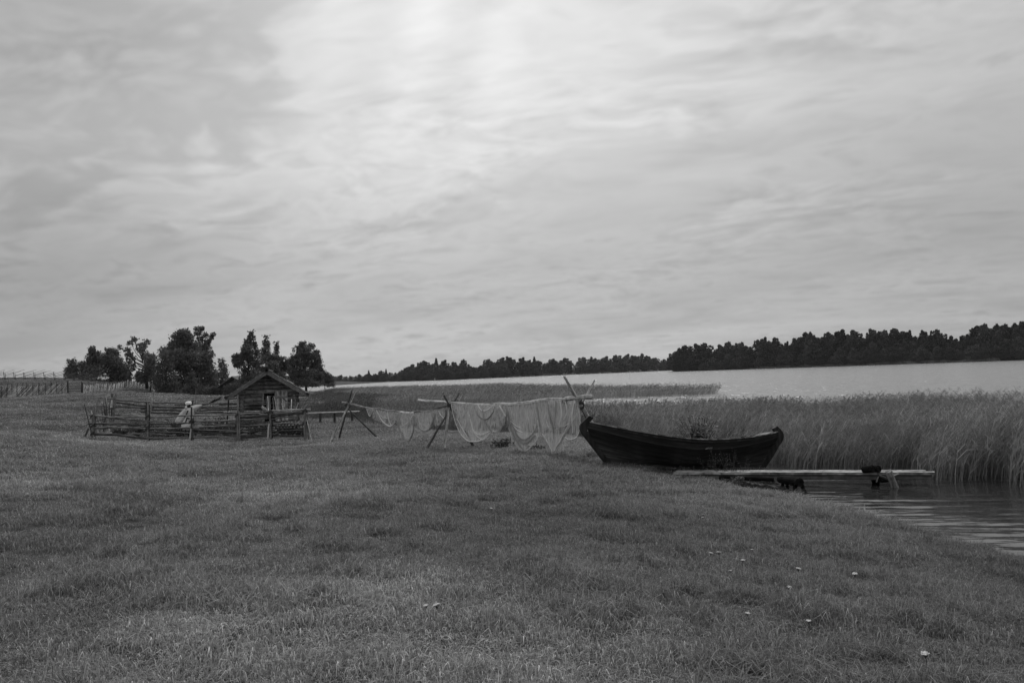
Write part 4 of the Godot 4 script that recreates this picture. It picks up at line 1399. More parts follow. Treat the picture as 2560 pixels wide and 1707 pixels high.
	rail(b, [Vector3(-19.164, 1.388, -40.888), Vector3(-16.845, 1.240, -40.433), Vector3(-13.907, 1.255, -39.856)], 0.04, B)
	rail(b, [Vector3(-20.702, 1.314, -41.088), Vector3(-19.162, 1.168, -40.786)], 0.042, B)
	rail(b, [Vector3(-20.689, 1.085, -41.136), Vector3(-19.080, 0.959, -40.820), Vector3(-17.739, 0.842, -40.557)], 0.04, B)
	rail(b, [Vector3(-14.512, 1.258, -39.873), Vector3(-12.593, 1.241, -39.497)], 0.06, P)
	for k in 5:
		var s0 := rnd(0.0, 0.7)
		var s1 := minf(1.0, s0 + rnd(0.2, 0.4))
		var up0 := rnd(0.25, 1.1)
		var e0: Vector3 = Vector3(-20.720, 0.980, -41.193).lerp(Vector3(-12.426, 0.876, -39.566), s0)
		var e1: Vector3 = Vector3(-20.720, 0.980, -41.193).lerp(Vector3(-12.426, 0.876, -39.566), s1)
		rail(b, [e0 + Vector3(0, up0, rnd(-0.05, 0.1)), e1 + Vector3(0, up0 + rnd(-0.15, 0.15), rnd(-0.05, 0.1))], rnd(0.025, 0.035), O if rng.randf() < 0.5 else B)
	for q in [[Vector3(-20.470, 2.377, -40.991), Vector3(-20.657, 0.987, -41.028), O], [Vector3(-20.812, 2.384, -41.262), Vector3(-20.886, 0.981, -41.277), B], [Vector3(-18.322, 2.478, -40.570), Vector3(-18.691, 0.934, -40.642), P], [Vector3(-18.863, 1.909, -40.880), Vector3(-18.907, 0.928, -40.888), B], [Vector3(-16.212, 1.911, -40.207), Vector3(-16.236, 0.906, -40.212), B],
			[Vector3(-14.224, 2.127, -39.796), Vector3(-14.406, 0.897, -39.832), B], [Vector3(-12.473, 1.791, -39.473), Vector3(-12.497, 0.903, -39.478), O]]:
		post(b, q[0], q[1], 0.042, q[2])

	put("thin_stake", rod(Vector3(-16.127, 0.903, -40.190) - b.position, Vector3(-16.022, 2.549, -40.169) - b.position, 0.02, 0.012, 0.01), O, b)
	# the end of the garden closed with upright sticks
	var w := thing("stick_screen", "screen of crooked upright sticks closing the left end of the garden", "screen", Vector3(-17.54, 0.72, -34.00))
	for k in 26:
		var u := rng.randf()
		var px := lerpf(-1.0, 1.0, u)
		var base: Vector3 = Vector3(-16.47, 0.59, -31.20).lerp(Vector3(-20.10, 0.95, -40.00), u) + Vector3(rnd(-0.15, 0.15), 0, rnd(-0.15, 0.15))
		base.y = ground(base.x, -base.z) - 0.05
		var h := rnd(0.9, 1.55)
		put("stick", rod(base - w.position, base + Vector3(rnd(-0.28, 0.28), h, rnd(-0.2, 0.2)) - w.position, rnd(0.018, 0.035), 0.014, 0.03, 6), [O, B, B, O, P][rng.randi() % 5], w)
	for k in 6:
		var u2 := rng.randf() * 0.7
		var p0: Vector3 = Vector3(-16.47, 0.59, -31.20).lerp(Vector3(-20.10, 0.95, -40.00), u2)
		p0.y = ground(p0.x, -p0.z) + rnd(0.3, 0.95)
		put("stick", rod(p0 - w.position, p0 + Vector3(rnd(0.2, 0.9), rnd(-0.1, 0.25), rnd(-1.6, -0.6)) - w.position, 0.025, 0.014, 0.03, 6), [O, B, P][rng.randi() % 3], w)
	put("bark_slab", slab(Vector3(-19.93, 2.08, -39.50) - w.position, Vector3(-19.98, 1.72, -39.50) - w.position, 0.06), P, w)

func slab(a: Vector3, b: Vector3, wide: float) -> Shape:
	var s := Shape.new()
	var m := (a + b) * 0.5
	var y := (a - b) * 0.5
	s.box(m, Vector3(wide, 0, 0), y, Vector3(0, 0, 0.015))
	return s

func leafy_plant(called: String, label: String, cat: String, at: Vector3, h: float, r: float, leaves: int, size: float, tone: float, group := "") -> void:
	var o := thing(called, label, cat, at, 0.0, group)
	var s := Shape.new()
	var st := Shape.new()
	var stems := maxi(5, leaves / 18)
	for k in stems:
		var a := rnd(0, TAU)
		var tip := Vector3(cos(a) * r * rnd(0.2, 0.9), h * rnd(0.6, 1.0), sin(a) * r * rnd(0.2, 0.9))
		st.tube([Vector3(cos(a) * r * 0.1, -0.05, sin(a) * r * 0.1), tip * Vector3(0.4, 0.55, 0.4), tip], [0.012, 0.009, 0.004], 5)
		for q in leaves / stems:
			var f := rnd(0.2, 1.0)
			var p := (tip * Vector3(0.4, 0.55, 0.4)).lerp(tip, f) if f > 0.5 else tip * Vector3(0.4, 0.55, 0.4) * (f + 0.4)
			p += Vector3(rnd(-1, 1), rnd(-0.6, 0.6), rnd(-1, 1)) * r * 0.3
			var dir := Vector3(rnd(-1, 1), rnd(-0.2, 0.9), rnd(-1, 1)).normalized()
			s.leaf(p, dir, dir.cross(Vector3(rnd(-1, 1), rnd(0.2, 1), rnd(-1, 1))).normalized(), size * rnd(0.7, 1.3), size * rnd(0.35, 0.6), lin(tone * rnd(0.6, 1.4)))
	put("stems", st, M.bark, o)
	put("leaves", s, M.leaf, o)

func garden_things() -> void:
	# the scarecrow
	var foot := Vector3(-13.72, 0.57, -33.00)
	foot.y = ground(foot.x, -foot.z)
	var o := thing("scarecrow", "pale scarecrow in a kerchief and long shift, one arm stretched towards the hut", "scarecrow", foot)
	var f := o.position
	put("stake", rod(Vector3(0.05, -0.2, 0), Vector3(-13.50, 1.84, -33.05) - f, 0.035, 0.03, 0.004), M.old_wood, o)
	put("arm_pole", rod(Vector3(-13.63, 1.60, -33.00) - f, Vector3(-12.55, 1.90, -33.00) - f, 0.02, 0.013, 0.005), M.bark, o)
	# kerchief: a hood with its knotted end below the chin
	var hood := Shape.new()
	hood.blob(Vector3(-13.51, 1.90, -33.00) - f, Vector3(0.115, 0.095, 0.12), 8, 12, 0.14, bumps)
	hood.blob(Vector3(-13.45, 1.91, -33.05) - f, Vector3(0.06, 0.085, 0.1), 6, 9, 0.2, bumps)
	put("kerchief", hood, M.white, o)
	var face := Shape.new()
	face.blob(Vector3(-13.47, 1.82, -33.00) - f, Vector3(0.08, 0.09, 0.09), 6, 9, 0.1, bumps)
	put("head", face, M.dark_wood, o)
	var knot := Shape.new()
	knot.blob(Vector3(-13.57, 1.75, -32.95) - f, Vector3(0.045, 0.06, 0.05), 6, 8, 0.25, bumps)
	put("kerchief_end", knot, M.white, o)
	# the shift: rings from the shoulders to a ragged hem
	put("shift", cloth_tube([Vector3(-13.43, 1.72, -33.00), Vector3(-13.43, 1.58, -33.00), Vector3(-13.47, 1.38, -33.00), Vector3(-13.54, 1.15, -33.00), Vector3(-13.61, 0.96, -33.00), Vector3(-13.66, 0.81, -33.00)], [0.14, 0.16, 0.15, 0.16, 0.19, 0.18], [0.09, 0.12, 0.12, 0.13, 0.15, 0.14], f, 0.09), M.cloth, o)
	put("sleeve", cloth_tube([Vector3(-13.35, 1.68, -33.00), Vector3(-13.21, 1.73, -33.00), Vector3(-13.08, 1.77, -33.00), Vector3(-12.93, 1.81, -33.00)], [0.10, 0.085, 0.06, 0.03], [0.08, 0.07, 0.05, 0.03], f, 0.01), M.cloth, o)
	put("sleeve_drape", drape([Vector3(-13.35, 1.70, -33.02), Vector3(-13.20, 1.77, -33.02), Vector3(-13.07, 1.80, -33.02), Vector3(-12.95, 1.81, -33.02)], [Vector3(-13.36, 1.37, -33.10), Vector3(-13.28, 1.47, -33.10), Vector3(-13.17, 1.63, -33.10), Vector3(-13.05, 1.77, -33.10)], f, 0.06, 16, 8, 3.0), M.cloth_dim, o)
	put("sleeve", cloth_tube([Vector3(-13.56, 1.65, -33.00), Vector3(-13.68, 1.50, -33.00), Vector3(-13.78, 1.35, -32.95), Vector3(-13.88, 1.20, -32.90), Vector3(-13.96, 1.12, -32.90)], [0.1, 0.11, 0.12, 0.12, 0.09], [0.09, 0.09, 0.08, 0.06, 0.04], f, 0.03), M.cloth_dim, o)
	put("apron", drape([Vector3(-13.59, 1.01, -32.75), Vector3(-13.46, 1.02, -32.72), Vector3(-13.35, 1.03, -32.78)], [Vector3(-13.73, 0.80, -32.75), Vector3(-13.62, 0.72, -32.70), Vector3(-13.48, 0.76, -32.75)], f, 0.03, 10, 8), M.cloth, o)
	put("sash", cloth_tube([Vector3(-13.48, 1.33, -33.00), Vector3(-13.50, 1.27, -33.00)], [0.165, 0.165], [0.14, 0.14], f, 0.0), M.bark, o)
	for q in [[Vector3(-13.43, 1.62, -32.80), Vector3(-13.53, 1.39, -32.78)], [Vector3(-13.28, 1.68, -32.80), Vector3(-13.31, 1.25, -32.80)], [Vector3(-13.48, 1.29, -32.78), Vector3(-13.53, 1.13, -32.76)]]:
		put("dark_strip", slab(q[0] - f, q[1] - f, 0.025), M.dark_wood, o)
	var br := Shape.new()
	for k in 46:
		var u := rng.randf()
		var a := Vector3(-12.65, 1.88, -33.00).lerp(Vector3(-12.25, 2.03, -33.00), u)
		var dir := Vector3(rnd(0.5, 1.0), rnd(0.1, 0.55), rnd(-0.35, 0.35)).normalized() * rnd(0.12, 0.24)
		br.tube([a - f, a + dir + Vector3(rnd(-0.05, 0.05), rnd(-0.05, 0.05), 0) - f], [0.011, 0.004], 4)
	put("twig_brush", br, M.black, o)

	# what grows between the fences
	var spots := [[Vector2(-16.60, 33.55), 0.35, 0.45], [Vector2(-16.57, 35.10), 0.5, 0.45], [Vector2(-15.34, 34.70), 0.4, 0.5], [Vector2(-15.38, 35.89), 0.75, 0.45], [Vector2(-14.33, 33.99), 0.6, 0.4], [Vector2(-13.73, 34.80), 0.45, 0.45], [Vector2(-14.61, 38.26), 0.55, 0.5], [Vector2(-13.14, 35.46), 0.65, 0.45], [Vector2(-11.93, 33.17), 0.4, 0.4], [Vector2(-12.55, 37.25), 0.5, 0.5], [Vector2(-10.88, 33.52), 0.4, 0.45], [Vector2(-14.27, 31.91), 0.3, 0.4], [Vector2(-12.35, 32.11), 0.3, 0.4], [Vector2(-17.90, 37.33), 0.45, 0.5]]
	var where := ["nearest the stick screen", "left of the second fence post", "midway between second post and scarecrow", "tall, just left of the scarecrow", "at the scarecrow's left foot", "right of the scarecrow", "behind the scarecrow's outstretched arm", "dark and tall, mid garden", "left of the tall middle post", "right of the tall middle post", "below the hut's left corner", "low, behind the bottom rail", "low, right of the scarecrow's stake", "at the back fence, far left"]
	for k in spots.size():
		var q: Vector2 = spots[k][0]
		leafy_plant("garden_plant", "dark leafy garden plant " + where[k], "plant", on_ground(q.x, q.y), spots[k][1], spots[k][2], 150, 0.13, 0.085, "plants inside the garden fence")
	for k in 16:
		var fk := (k + 0.5) / 16.0
		var dark := Vector2(-16.60, 31.93).lerp(Vector2(-7.98, 29.86), fk) + Vector2(0, rnd(0.7, 1.6))
		leafy_plant("border_plant", "dark low plant in the row behind the front garden fence", "plant", on_ground(dark.x, dark.y), rnd(0.3, 0.55), 0.42, 120, 0.12, 0.05, "row of dark plants behind the front garden fence")
	for k in 26:
		var f2 := rng.randf()
		var p := Vector2(-16.23, 32.79).lerp(Vector2(-9.43, 31.47), f2) + Vector2(rnd(-0.4, 0.4), rnd(0.2, 1.8))
		var s := Shape.new()
		for n in 7:
			var dir := Vector3(rnd(-1, 1), rnd(0.1, 0.8), rnd(-1, 1)).normalized()
			s.leaf(Vector3(0, 0.08, 0) + dir * 0.1, dir, dir.cross(Vector3.UP).normalized(), 0.22, 0.15, lin(rnd(0.16, 0.32)))
		var c := put("cabbage_leaves", s, M.leaf)
		c.position = on_ground(p.x, p.y)
		tag(c, "pale broad leaved cabbage low behind the front garden fence", "plant", "pale cabbages in the garden")

	# firewood with pale cut ends, behind the right end of the front fence
	var wp := Vector3(-8.79, 0.53, -31.00)
	wp.y = ground(wp.x, -wp.z)
	var pile := thing("firewood_stack", "stack of short firewood logs with pale cut ends behind the right fence end", "firewood", wp, 0.2)
	for row in 7:
		for k in 9:
			var x := -0.52 + 0.125 * k + (0.06 if row % 2 else 0.0) + rnd(-0.012, 0.012)
			var y := 0.06 + 0.085 * row
			if row == 6 and (k < 2 or k > 7):
				continue
			var lg := rod(Vector3(x, y, 0.2 + rnd(-0.03, 0.03)), Vector3(x, y, -0.3), rnd(0.04, 0.05), 0.045, 0.0, 8)
			var part := put("firewood_log", lg, M.bark, pile)
			if row > 3 and rng.randf() < 0.8 or rng.randf() < 0.25:
				var e := Shape.new()
				e.tube([Vector3(x, y, 0.2), Vector3(x, y, 0.242)], [0.04, 0.039], 8)
				put("cut_end", e, M.old_wood if rng.randf() < 0.6 else M.pale_wood, part)
	# sticks leaning against the hut beside its door
	var lean := thing("leaning_sticks", "loose bundle of long sticks leaning before the hut's open door", "sticks", Vector3(-11.36, 1.04, -38.00))
	for q in [[Vector3(-11.82, 1.95, -38.00), Vector3(-11.53, 1.23, -37.20)], [Vector3(-11.81, 1.98, -38.20), Vector3(-11.48, 1.23, -37.20)], [Vector3(-11.57, 1.89, -38.20), Vector3(-11.13, 1.15, -37.00)], [Vector3(-11.60, 1.96, -38.50), Vector3(-11.11, 1.14, -37.30)], [Vector3(-11.21, 1.62, -38.40), Vector3(-10.75, 1.13, -37.20)], [Vector3(-11.28, 1.47, -37.50), Vector3(-10.93, 1.18, -37.00)], [Vector3(-10.80, 1.47, -37.50), Vector3(-10.71, 1.14, -37.00)], [Vector3(-10.78, 1.79, -38.60), Vector3(-10.49, 1.15, -37.40)], [Vector3(-10.52, 1.91, -38.20), Vector3(-10.17, 1.14, -37.20)], [Vector3(-10.30, 1.60, -38.00), Vector3(-10.21, 1.16, -37.00)], [Vector3(-11.31, 1.88, -38.90), Vector3(-11.05, 1.70, -38.70)], [Vector3(-10.76, 1.51, -38.00), Vector3(-10.41, 1.15, -37.20)]]:
		put("stick", rod(q[1] - lean.position, q[0] - lean.position, 0.03, 0.02, 0.012, 6), [M.old_wood, M.pale_wood, M.bark][rng.randi() % 3], lean)
	var fl := thing("forked_branch", "pale forked branch end sticking out over the fence below the hut door", "branch", Vector3(-9.040, 1.694, -28.720))
	put("branch", rod(Vector3(-9.108, 1.768, -28.737) - fl.position, Vector3(-8.874, 1.613, -28.783) - fl.position, 0.045, 0.02, 0.02), M.pale_wood, fl)
	put("branch", rod(Vector3(-9.088, 1.652, -28.732) - fl.position, Vector3(-8.860, 1.569, -28.779) - fl.position, 0.04, 0.02, 0.02), M.old_wood, fl)

func cloth_tube(mid: Array, rx: Array, rz: Array, origin: Vector3, ragged: float) -> Shape:
	var s := Shape.new()
	var sides := 18
	var m := mid.size()
	var rows := (m - 1) * 4 + 1
	for k in rows:
		var u := float(k) / (rows - 1) * (m - 1)
		var a := mini(int(u), m - 2)
		var f := u - a
		var c: Vector3 = mid[a].lerp(mid[a + 1], f) - origin
		var d: Vector3 = (mid[a + 1] - mid[a]).normalized()
		var z := Vector3(0, 0, 1)
		var x := d.cross(z).normalized()
		z = x.cross(d).normalized()
		var wx := lerpf(rx[a], rx[a + 1], f)
		var wz := lerpf(rz[a], rz[a + 1], f)
		for q in sides + 1:
			var w := TAU * (q % sides) / sides
			var fold := 1.0 + 0.17 * sin(w * 5.0 + u * 0.8) + 0.11 * sin(w * 9.0 + 1.3 * u)
			var p := c + x * cos(w) * wx * fold + z * sin(w) * wz * fold
			if k == rows - 1:
				p += d * ragged * sin(w * 3.0 + 1.0)
			s.vert(p, (x * cos(w) + z * sin(w)).normalized(), Vector2(float(q) / sides, u))
	for k in rows - 1:
		for q in sides:
			var i := k * (sides + 1) + q
			s.face(i, i + 1, i + sides + 2); s.face(i, i + sides + 2, i + sides + 1)
	smooth(s)
	return s

func smooth(s: Shape) -> void:
	var acc := PackedVector3Array()
	acc.resize(s.v.size())
	for k in range(0, s.i.size(), 3):
		var a := s.i[k]
		var b := s.i[k + 1]
		var c := s.i[k + 2]
		var nn := (s.v[c] - s.v[a]).cross(s.v[b] - s.v[a])
		acc[a] += nn; acc[b] += nn; acc[c] += nn
	for k in acc.size():
		if acc[k].length() > 1e-9:
			s.n[k] = acc[k].normalized()

func curve_points(p: Array, n: int) -> Array:          # a smooth curve through the points, cut into equal lengths
	var c := Curve3D.new()
	for k in p.size():
		var t: Vector3 = (p[mini(k + 1, p.size() - 1)] - p[maxi(k - 1, 0)]) / 6.0
		c.add_point(p[k], -t, t)
	c.bake_interval = 0.02
	var out: Array = []
	for k in n + 1:
		out.append(c.sample_baked(c.get_baked_length() * k / n, true))
	return out

# a hanging sheet between an upper and a lower edge, thrown into folds that deepen downwards
func drape(top: Array, low: Array, origin: Vector3, fold: float, nu := 36, nv := 14, waves := 7.0, belly := 0.0) -> Shape:
	var s := Shape.new()
	var tops := curve_points(top, nu)
	var lows := curve_points(low, nu)
	for k in nu + 1:
		tops[k] -= origin
		lows[k] -= origin
	var out: Vector3 = (tops[nu] - tops[0]).normalized().cross(Vector3.UP).normalized()
	if out.z < 0.0:
		out = -out
	var ph := rnd(0, TAU)
	for j in nv + 1:
		var f := float(j) / nv
		for k in nu + 1:
			var u := float(k) / nu
			var p: Vector3 = tops[k].lerp(lows[k], f)
			var len: float = minf(1.0, tops[k].distance_to(lows[k]) * 1.5)
			p += out * len * (fold * (0.35 + 0.65 * f) * (sin(u * waves * TAU + ph) + 0.6 * sin(u * waves * 2.3 * TAU + ph * 2.0 + f * 2.0)) + belly * sin(f * PI))
			s.vert(p, out, Vector2(u * 2.0, f * 0.8))
	for j in nv:
		for k in nu:
			var i := j * (nu + 1) + k
			s.face(i, i + 1, i + nu + 2); s.face(i, i + nu + 2, i + nu + 1)
	smooth(s)
	return s

# ---------------------------------------------------------------- nets on their drying rack
func net_texture() -> ImageTexture:
	# the mesh itself is far finer than a pixel: streaks of closer and looser twine
	var a := FastNoiseLite.new()
	a.seed = 41; a.frequency = 0.02; a.fractal_octaves = 4
	var im := Image.create(256, 128, false, Image.FORMAT_RGBA8)
	for y in 128:
		for x in 256:
			var w := TAU * x / 256.0
			var f := a.get_noise_3d(cos(w) * 260.0, sin(w) * 260.0, y * 1.2)
			var g := a.get_noise_3d(cos(w) * 60.0 + 300.0, sin(w) * 60.0, y * 1.5)
			im.set_pixel(x, y, Color(1, 1, 1, clampf(0.37 + 0.40 * f + 0.36 * g, 0.12, 0.85)))
	return ImageTexture.create_from_image(im)

func line_of(pts: Array, r: float, origin: Vector3, n := 22) -> Shape:
	var p := curve_points(pts, n)
	var rr: Array = []
	for k in p.size():
		p[k] -= origin
		rr.append(r * rnd(0.8, 1.2))
	var s := Shape.new()
	s.tube(p, rr, 5)
	return s

# a gathered band of net: several strands that swing together
func band(pts: Array, wide: float, strands: int, origin: Vector3) -> Shape:
	var s := Shape.new()
	for q in strands:
		var off := Vector3(rnd(-0.4, 0.4), rnd(-1, 1), rnd(-1, 1)) * wide
		var own: Array = []
		for k in pts.size():
			var ends := 0.25 if k == 0 or k == pts.size() - 1 else 1.0
			own.append(pts[k] + off * ends + Vector3(rnd(-1, 1), rnd(-1, 1), rnd(-1, 1)) * wide * 0.25)
		var p := curve_points(own, 18)
		var rr: Array = []
		for k in p.size():
			p[k] -= origin
			rr.append(0.0048)
		s.tube(p, rr, 4)
	return s

func net_rack() -> void:
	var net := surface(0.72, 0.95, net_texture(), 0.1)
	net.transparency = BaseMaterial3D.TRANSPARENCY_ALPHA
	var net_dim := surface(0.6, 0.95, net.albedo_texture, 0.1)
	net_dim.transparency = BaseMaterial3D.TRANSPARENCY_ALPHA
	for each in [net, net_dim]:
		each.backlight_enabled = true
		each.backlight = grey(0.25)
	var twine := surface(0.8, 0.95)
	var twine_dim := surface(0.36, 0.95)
	var grey_pole := surface(0.85, 0.8, M.deck.albedo_texture)

	var base := Vector3(-2.12, 0.45, -23.63)
	var o := thing("drying_rack", "rack of crossed poles carrying two long net rails", "rack", base)
	var dark: Material = surface(0.2, 0.85, M.log.albedo_texture)
	var pale: Material = M.pale_wood
	# left trestle
	pole(o, Vector3(-6.49, 0.45, -27.98), Vector3(-5.851, 1.634, -27.928), 0.48, 0.042, grey_pole)
	pole(o, Vector3(-6.58, 0.43, -29.75), Vector3(-5.861, 1.738, -28.123), 0.40, 0.035, dark)
	pole(o, Vector3(-5.26, 0.39, -30.54), Vector3(-6.139, 1.813, -28.509), 0.04, 0.035, dark)
	# middle trestle
	pole(o, Vector3(-1.30, 0.31, -24.40), Vector3(-1.898, 1.735, -23.371), 0.235, 0.042, dark)
	pole(o, Vector3(-2.12, 0.45, -23.63), Vector3(-1.925, 1.647, -23.522), 0.33, 0.042, pale)
	pole(o, Vector3(-2.67, 0.46, -23.68), Vector3(-1.842, 1.749, -23.557), 0.28, 0.035, dark)
	# right trestle
	pole(o, Vector3(2.55, 0.30, -21.60), Vector3(1.654, 1.854, -20.604), 0.41, 0.055, pale)
	pole(o, Vector3(2.43, 0.25, -21.80), Vector3(1.605, 1.863, -20.695), 0.16, 0.04, dark)
	pole(o, Vector3(0.95, 0.45, -20.63), Vector3(1.746, 1.767, -20.633), 0.45, 0.036, grey_pole)
	rail(o, [Vector3(-6.095, 1.825, -28.304), Vector3(-5.561, 1.723, -27.681), Vector3(-4.744, 1.606, -26.727), Vector3(-4.122, 1.559, -26.001), Vector3(-3.594, 1.516, -25.384)], 0.062, M.old_wood)
	rail(o, [Vector3(-3.118, 1.506, -24.828), Vector3(-3.594, 1.516, -25.384), Vector3(-3.886, 1.537, -25.725)], 0.055, grey_pole)
	rail(o, [Vector3(-3.294, 1.505, -25.034), Vector3(-2.730, 1.568, -24.375), Vector3(-2.368, 1.640, -23.953), Vector3(-1.881, 1.754, -23.460)], 0.045, M.old_wood)
	rail(o, [Vector3(-2.947, 1.906, -24.552), Vector3(-2.473, 1.888, -23.997), Vector3(-2.204, 1.870, -23.683), Vector3(-1.899, 1.815, -23.410), Vector3(-1.345, 1.801, -22.963), Vector3(-1.261, 1.798, -22.895)], 0.045, pale)
	rail(o, [Vector3(1.996, 1.938, -20.264), Vector3(1.632, 1.913, -20.558), Vector3(1.207, 1.872, -20.901), Vector3(0.665, 1.841, -21.339), Vector3(0.185, 1.797, -21.726), Vector3(-0.412, 1.763, -22.209), Vector3(-0.919, 1.750, -22.619), Vector3(-1.394, 1.794, -23.002)], 0.065, grey_pole)
	for q in [Vector3(-5.855, 1.714, -28.024), Vector3(-1.894, 1.754, -23.471), Vector3(1.664, 1.864, -20.596), Vector3(1.716, 1.719, -20.554), Vector3(1.310, 1.858, -20.882)]:
		var s := Shape.new()
		for k in 4:
			var ring: Array = []
			var rr: Array = []
			for w in 9:
				var a := TAU * w / 8.0
				ring.append(q - o.position + Vector3(0.075 * cos(a), 0.075 * sin(a) + 0.02 * k - 0.03, 0.05 * sin(a) + 0.02 * k - 0.03))
				rr.append(0.012)
			s.tube(ring, rr, 5)
		put("lashing", s, dark, o)

	# first net: short swags on the sagging left rail
	var a1 := thing("fishing_net", "thin net in short swags on the sagging left rail", "fishing net", Vector3(-3.503, 1.518, -25.277))
	var f := a1.position
	put("net_fold", drape([Vector3(-5.008, 1.644, -26.927), Vector3(-4.854, 1.633, -26.748), Vector3(-4.703, 1.614, -26.571)], [Vector3(-4.989, 1.591, -26.890), Vector3(-4.861, 1.366, -26.741), Vector3(-4.700, 1.602, -26.553)], f, 0.01, 14, 8), net, a1)
	put("net_fold", drape([Vector3(-4.720, 1.614, -26.591), Vector3(-4.261, 1.575, -26.055), Vector3(-3.805, 1.537, -25.522)], [Vector3(-4.740, 1.277, -26.568), Vector3(-4.477, 1.206, -26.261), Vector3(-4.237, 1.136, -25.981), Vector3(-4.017, 1.066, -25.724), Vector3(-3.807, 1.278, -25.478)], f, 0.02), net, a1)
	put("net_fold", drape([Vector3(-4.627, 1.587, -26.667), Vector3(-4.218, 1.554, -26.189), Vector3(-3.853, 1.534, -25.763)], [Vector3(-4.628, 1.557, -26.745), Vector3(-4.354, 1.363, -26.425), Vector3(-4.130, 1.303, -26.163), Vector3(-3.888, 1.387, -25.881)], f, 0.02, 24, 8), net, a1)
	put("net_fold", drape([Vector3(-3.823, 1.542, -25.558), Vector3(-3.458, 1.517, -25.133), Vector3(-3.090, 1.517, -24.703)], [Vector3(-3.806, 1.303, -25.477), Vector3(-3.722, 0.953, -25.348), Vector3(-3.550, 0.697, -25.148), Vector3(-3.345, 0.616, -24.908), Vector3(-3.195, 0.717, -24.733), Vector3(-3.115, 1.002, -24.671), Vector3(-3.093, 1.321, -24.676)], f, 0.03), net, a1)
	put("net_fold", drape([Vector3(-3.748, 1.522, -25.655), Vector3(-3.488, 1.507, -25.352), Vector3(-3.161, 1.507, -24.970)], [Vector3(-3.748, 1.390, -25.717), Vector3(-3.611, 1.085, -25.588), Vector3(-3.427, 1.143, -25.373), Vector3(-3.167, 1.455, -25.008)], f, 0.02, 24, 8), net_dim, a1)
	put("net_fold", drape([Vector3(-3.090, 1.517, -24.703), Vector3(-2.732, 1.572, -24.285), Vector3(-2.318, 1.638, -23.801)], [Vector3(-3.075, 1.299, -24.624), Vector3(-2.951, 1.060, -24.449), Vector3(-2.758, 0.947, -24.224), Vector3(-2.561, 1.052, -23.993), Vector3(-2.405, 1.294, -23.842), Vector3(-2.319, 1.580, -23.787)], f, 0.025), net, a1)
	put("net_fold", drape([Vector3(-2.444, 1.618, -24.103), Vector3(-2.280, 1.656, -23.911), Vector3(-2.091, 1.706, -23.690)], [Vector3(-2.450, 1.128, -24.232), Vector3(-2.313, 1.145, -24.072), Vector3(-2.178, 1.138, -23.915), Vector3(-2.093, 1.284, -23.815)], f, 0.03, 20, 10), net, a1)
	put("net_fold", drape([Vector3(-3.141, 1.479, -25.009), Vector3(-2.937, 1.520, -24.770), Vector3(-2.581, 1.575, -24.354)], [Vector3(-3.180, 1.068, -25.208), Vector3(-3.068, 0.935, -25.076), Vector3(-2.868, 0.857, -24.843), Vector3(-2.614, 0.845, -24.546)], f, 0.03, 22, 10), net_dim, a1)
	for q in [[[Vector3(-4.981, 1.606, -26.850), Vector3(-4.854, 1.374, -26.701), Vector3(-4.710, 1.610, -26.533)], 0.01, 4], [[Vector3(-4.555, 1.574, -26.321), Vector3(-4.339, 1.238, -26.070), Vector3(-4.027, 1.074, -25.705), Vector3(-3.818, 1.228, -25.461)], 0.018, 7], [[Vector3(-4.612, 1.564, -26.572), Vector3(-4.372, 1.358, -26.293), Vector3(-4.116, 1.312, -25.993)], 0.015, 6],
			[[Vector3(-3.758, 1.460, -25.360), Vector3(-3.641, 0.933, -25.223), Vector3(-3.354, 0.636, -24.888), Vector3(-3.152, 0.956, -24.652), Vector3(-3.109, 1.423, -24.633)], 0.035, 14], [[Vector3(-3.569, 1.102, -25.108), Vector3(-3.326, 1.235, -24.824), Vector3(-3.136, 1.471, -24.664)], 0.02, 7], [[Vector3(-3.076, 1.425, -24.563), Vector3(-2.960, 1.086, -24.428), Vector3(-2.740, 0.962, -24.171), Vector3(-2.486, 1.129, -23.875), Vector3(-2.338, 1.559, -23.732)], 0.03, 14],
			[[Vector3(-2.276, 1.599, -23.844), Vector3(-2.214, 1.469, -23.772), Vector3(-2.073, 1.343, -23.608)], 0.015, 7], [[Vector3(-4.126, 1.527, -25.851), Vector3(-4.073, 1.244, -25.790), Vector3(-3.984, 1.106, -25.686)], 0.014, 6], [[Vector3(-2.392, 1.558, -23.795), Vector3(-2.442, 1.319, -23.853), Vector3(-2.603, 1.038, -24.042)], 0.03, 14]]:
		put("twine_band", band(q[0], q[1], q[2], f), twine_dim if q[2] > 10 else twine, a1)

	# second net: the broad rounded curtain
	var a2 := thing("fishing_net", "broad rounded net curtain right of the middle trestle", "fishing net", Vector3(-0.977, 1.762, -22.666))
	f = a2.position
	put("net_fold", drape([Vector3(-1.840, 1.819, -23.260), Vector3(-1.339, 1.803, -22.855), Vector3(-0.915, 1.754, -22.512), Vector3(-0.220, 1.782, -21.951)], [Vector3(-1.805, 1.703, -23.206), Vector3(-1.737, 1.394, -23.087), Vector3(-1.615, 1.029, -22.962), Vector3(-1.489, 0.826, -22.861), Vector3(-1.312, 0.746, -22.718), Vector3(-1.076, 0.747, -22.527), Vector3(-0.864, 0.832, -22.356), Vector3(-0.697, 1.002, -22.221), Vector3(-0.494, 1.016, -22.082), Vector3(-0.331, 1.172, -21.951), Vector3(-0.242, 1.498, -21.943)], f, 0.03, 60, 18, 9.0), net, a2)
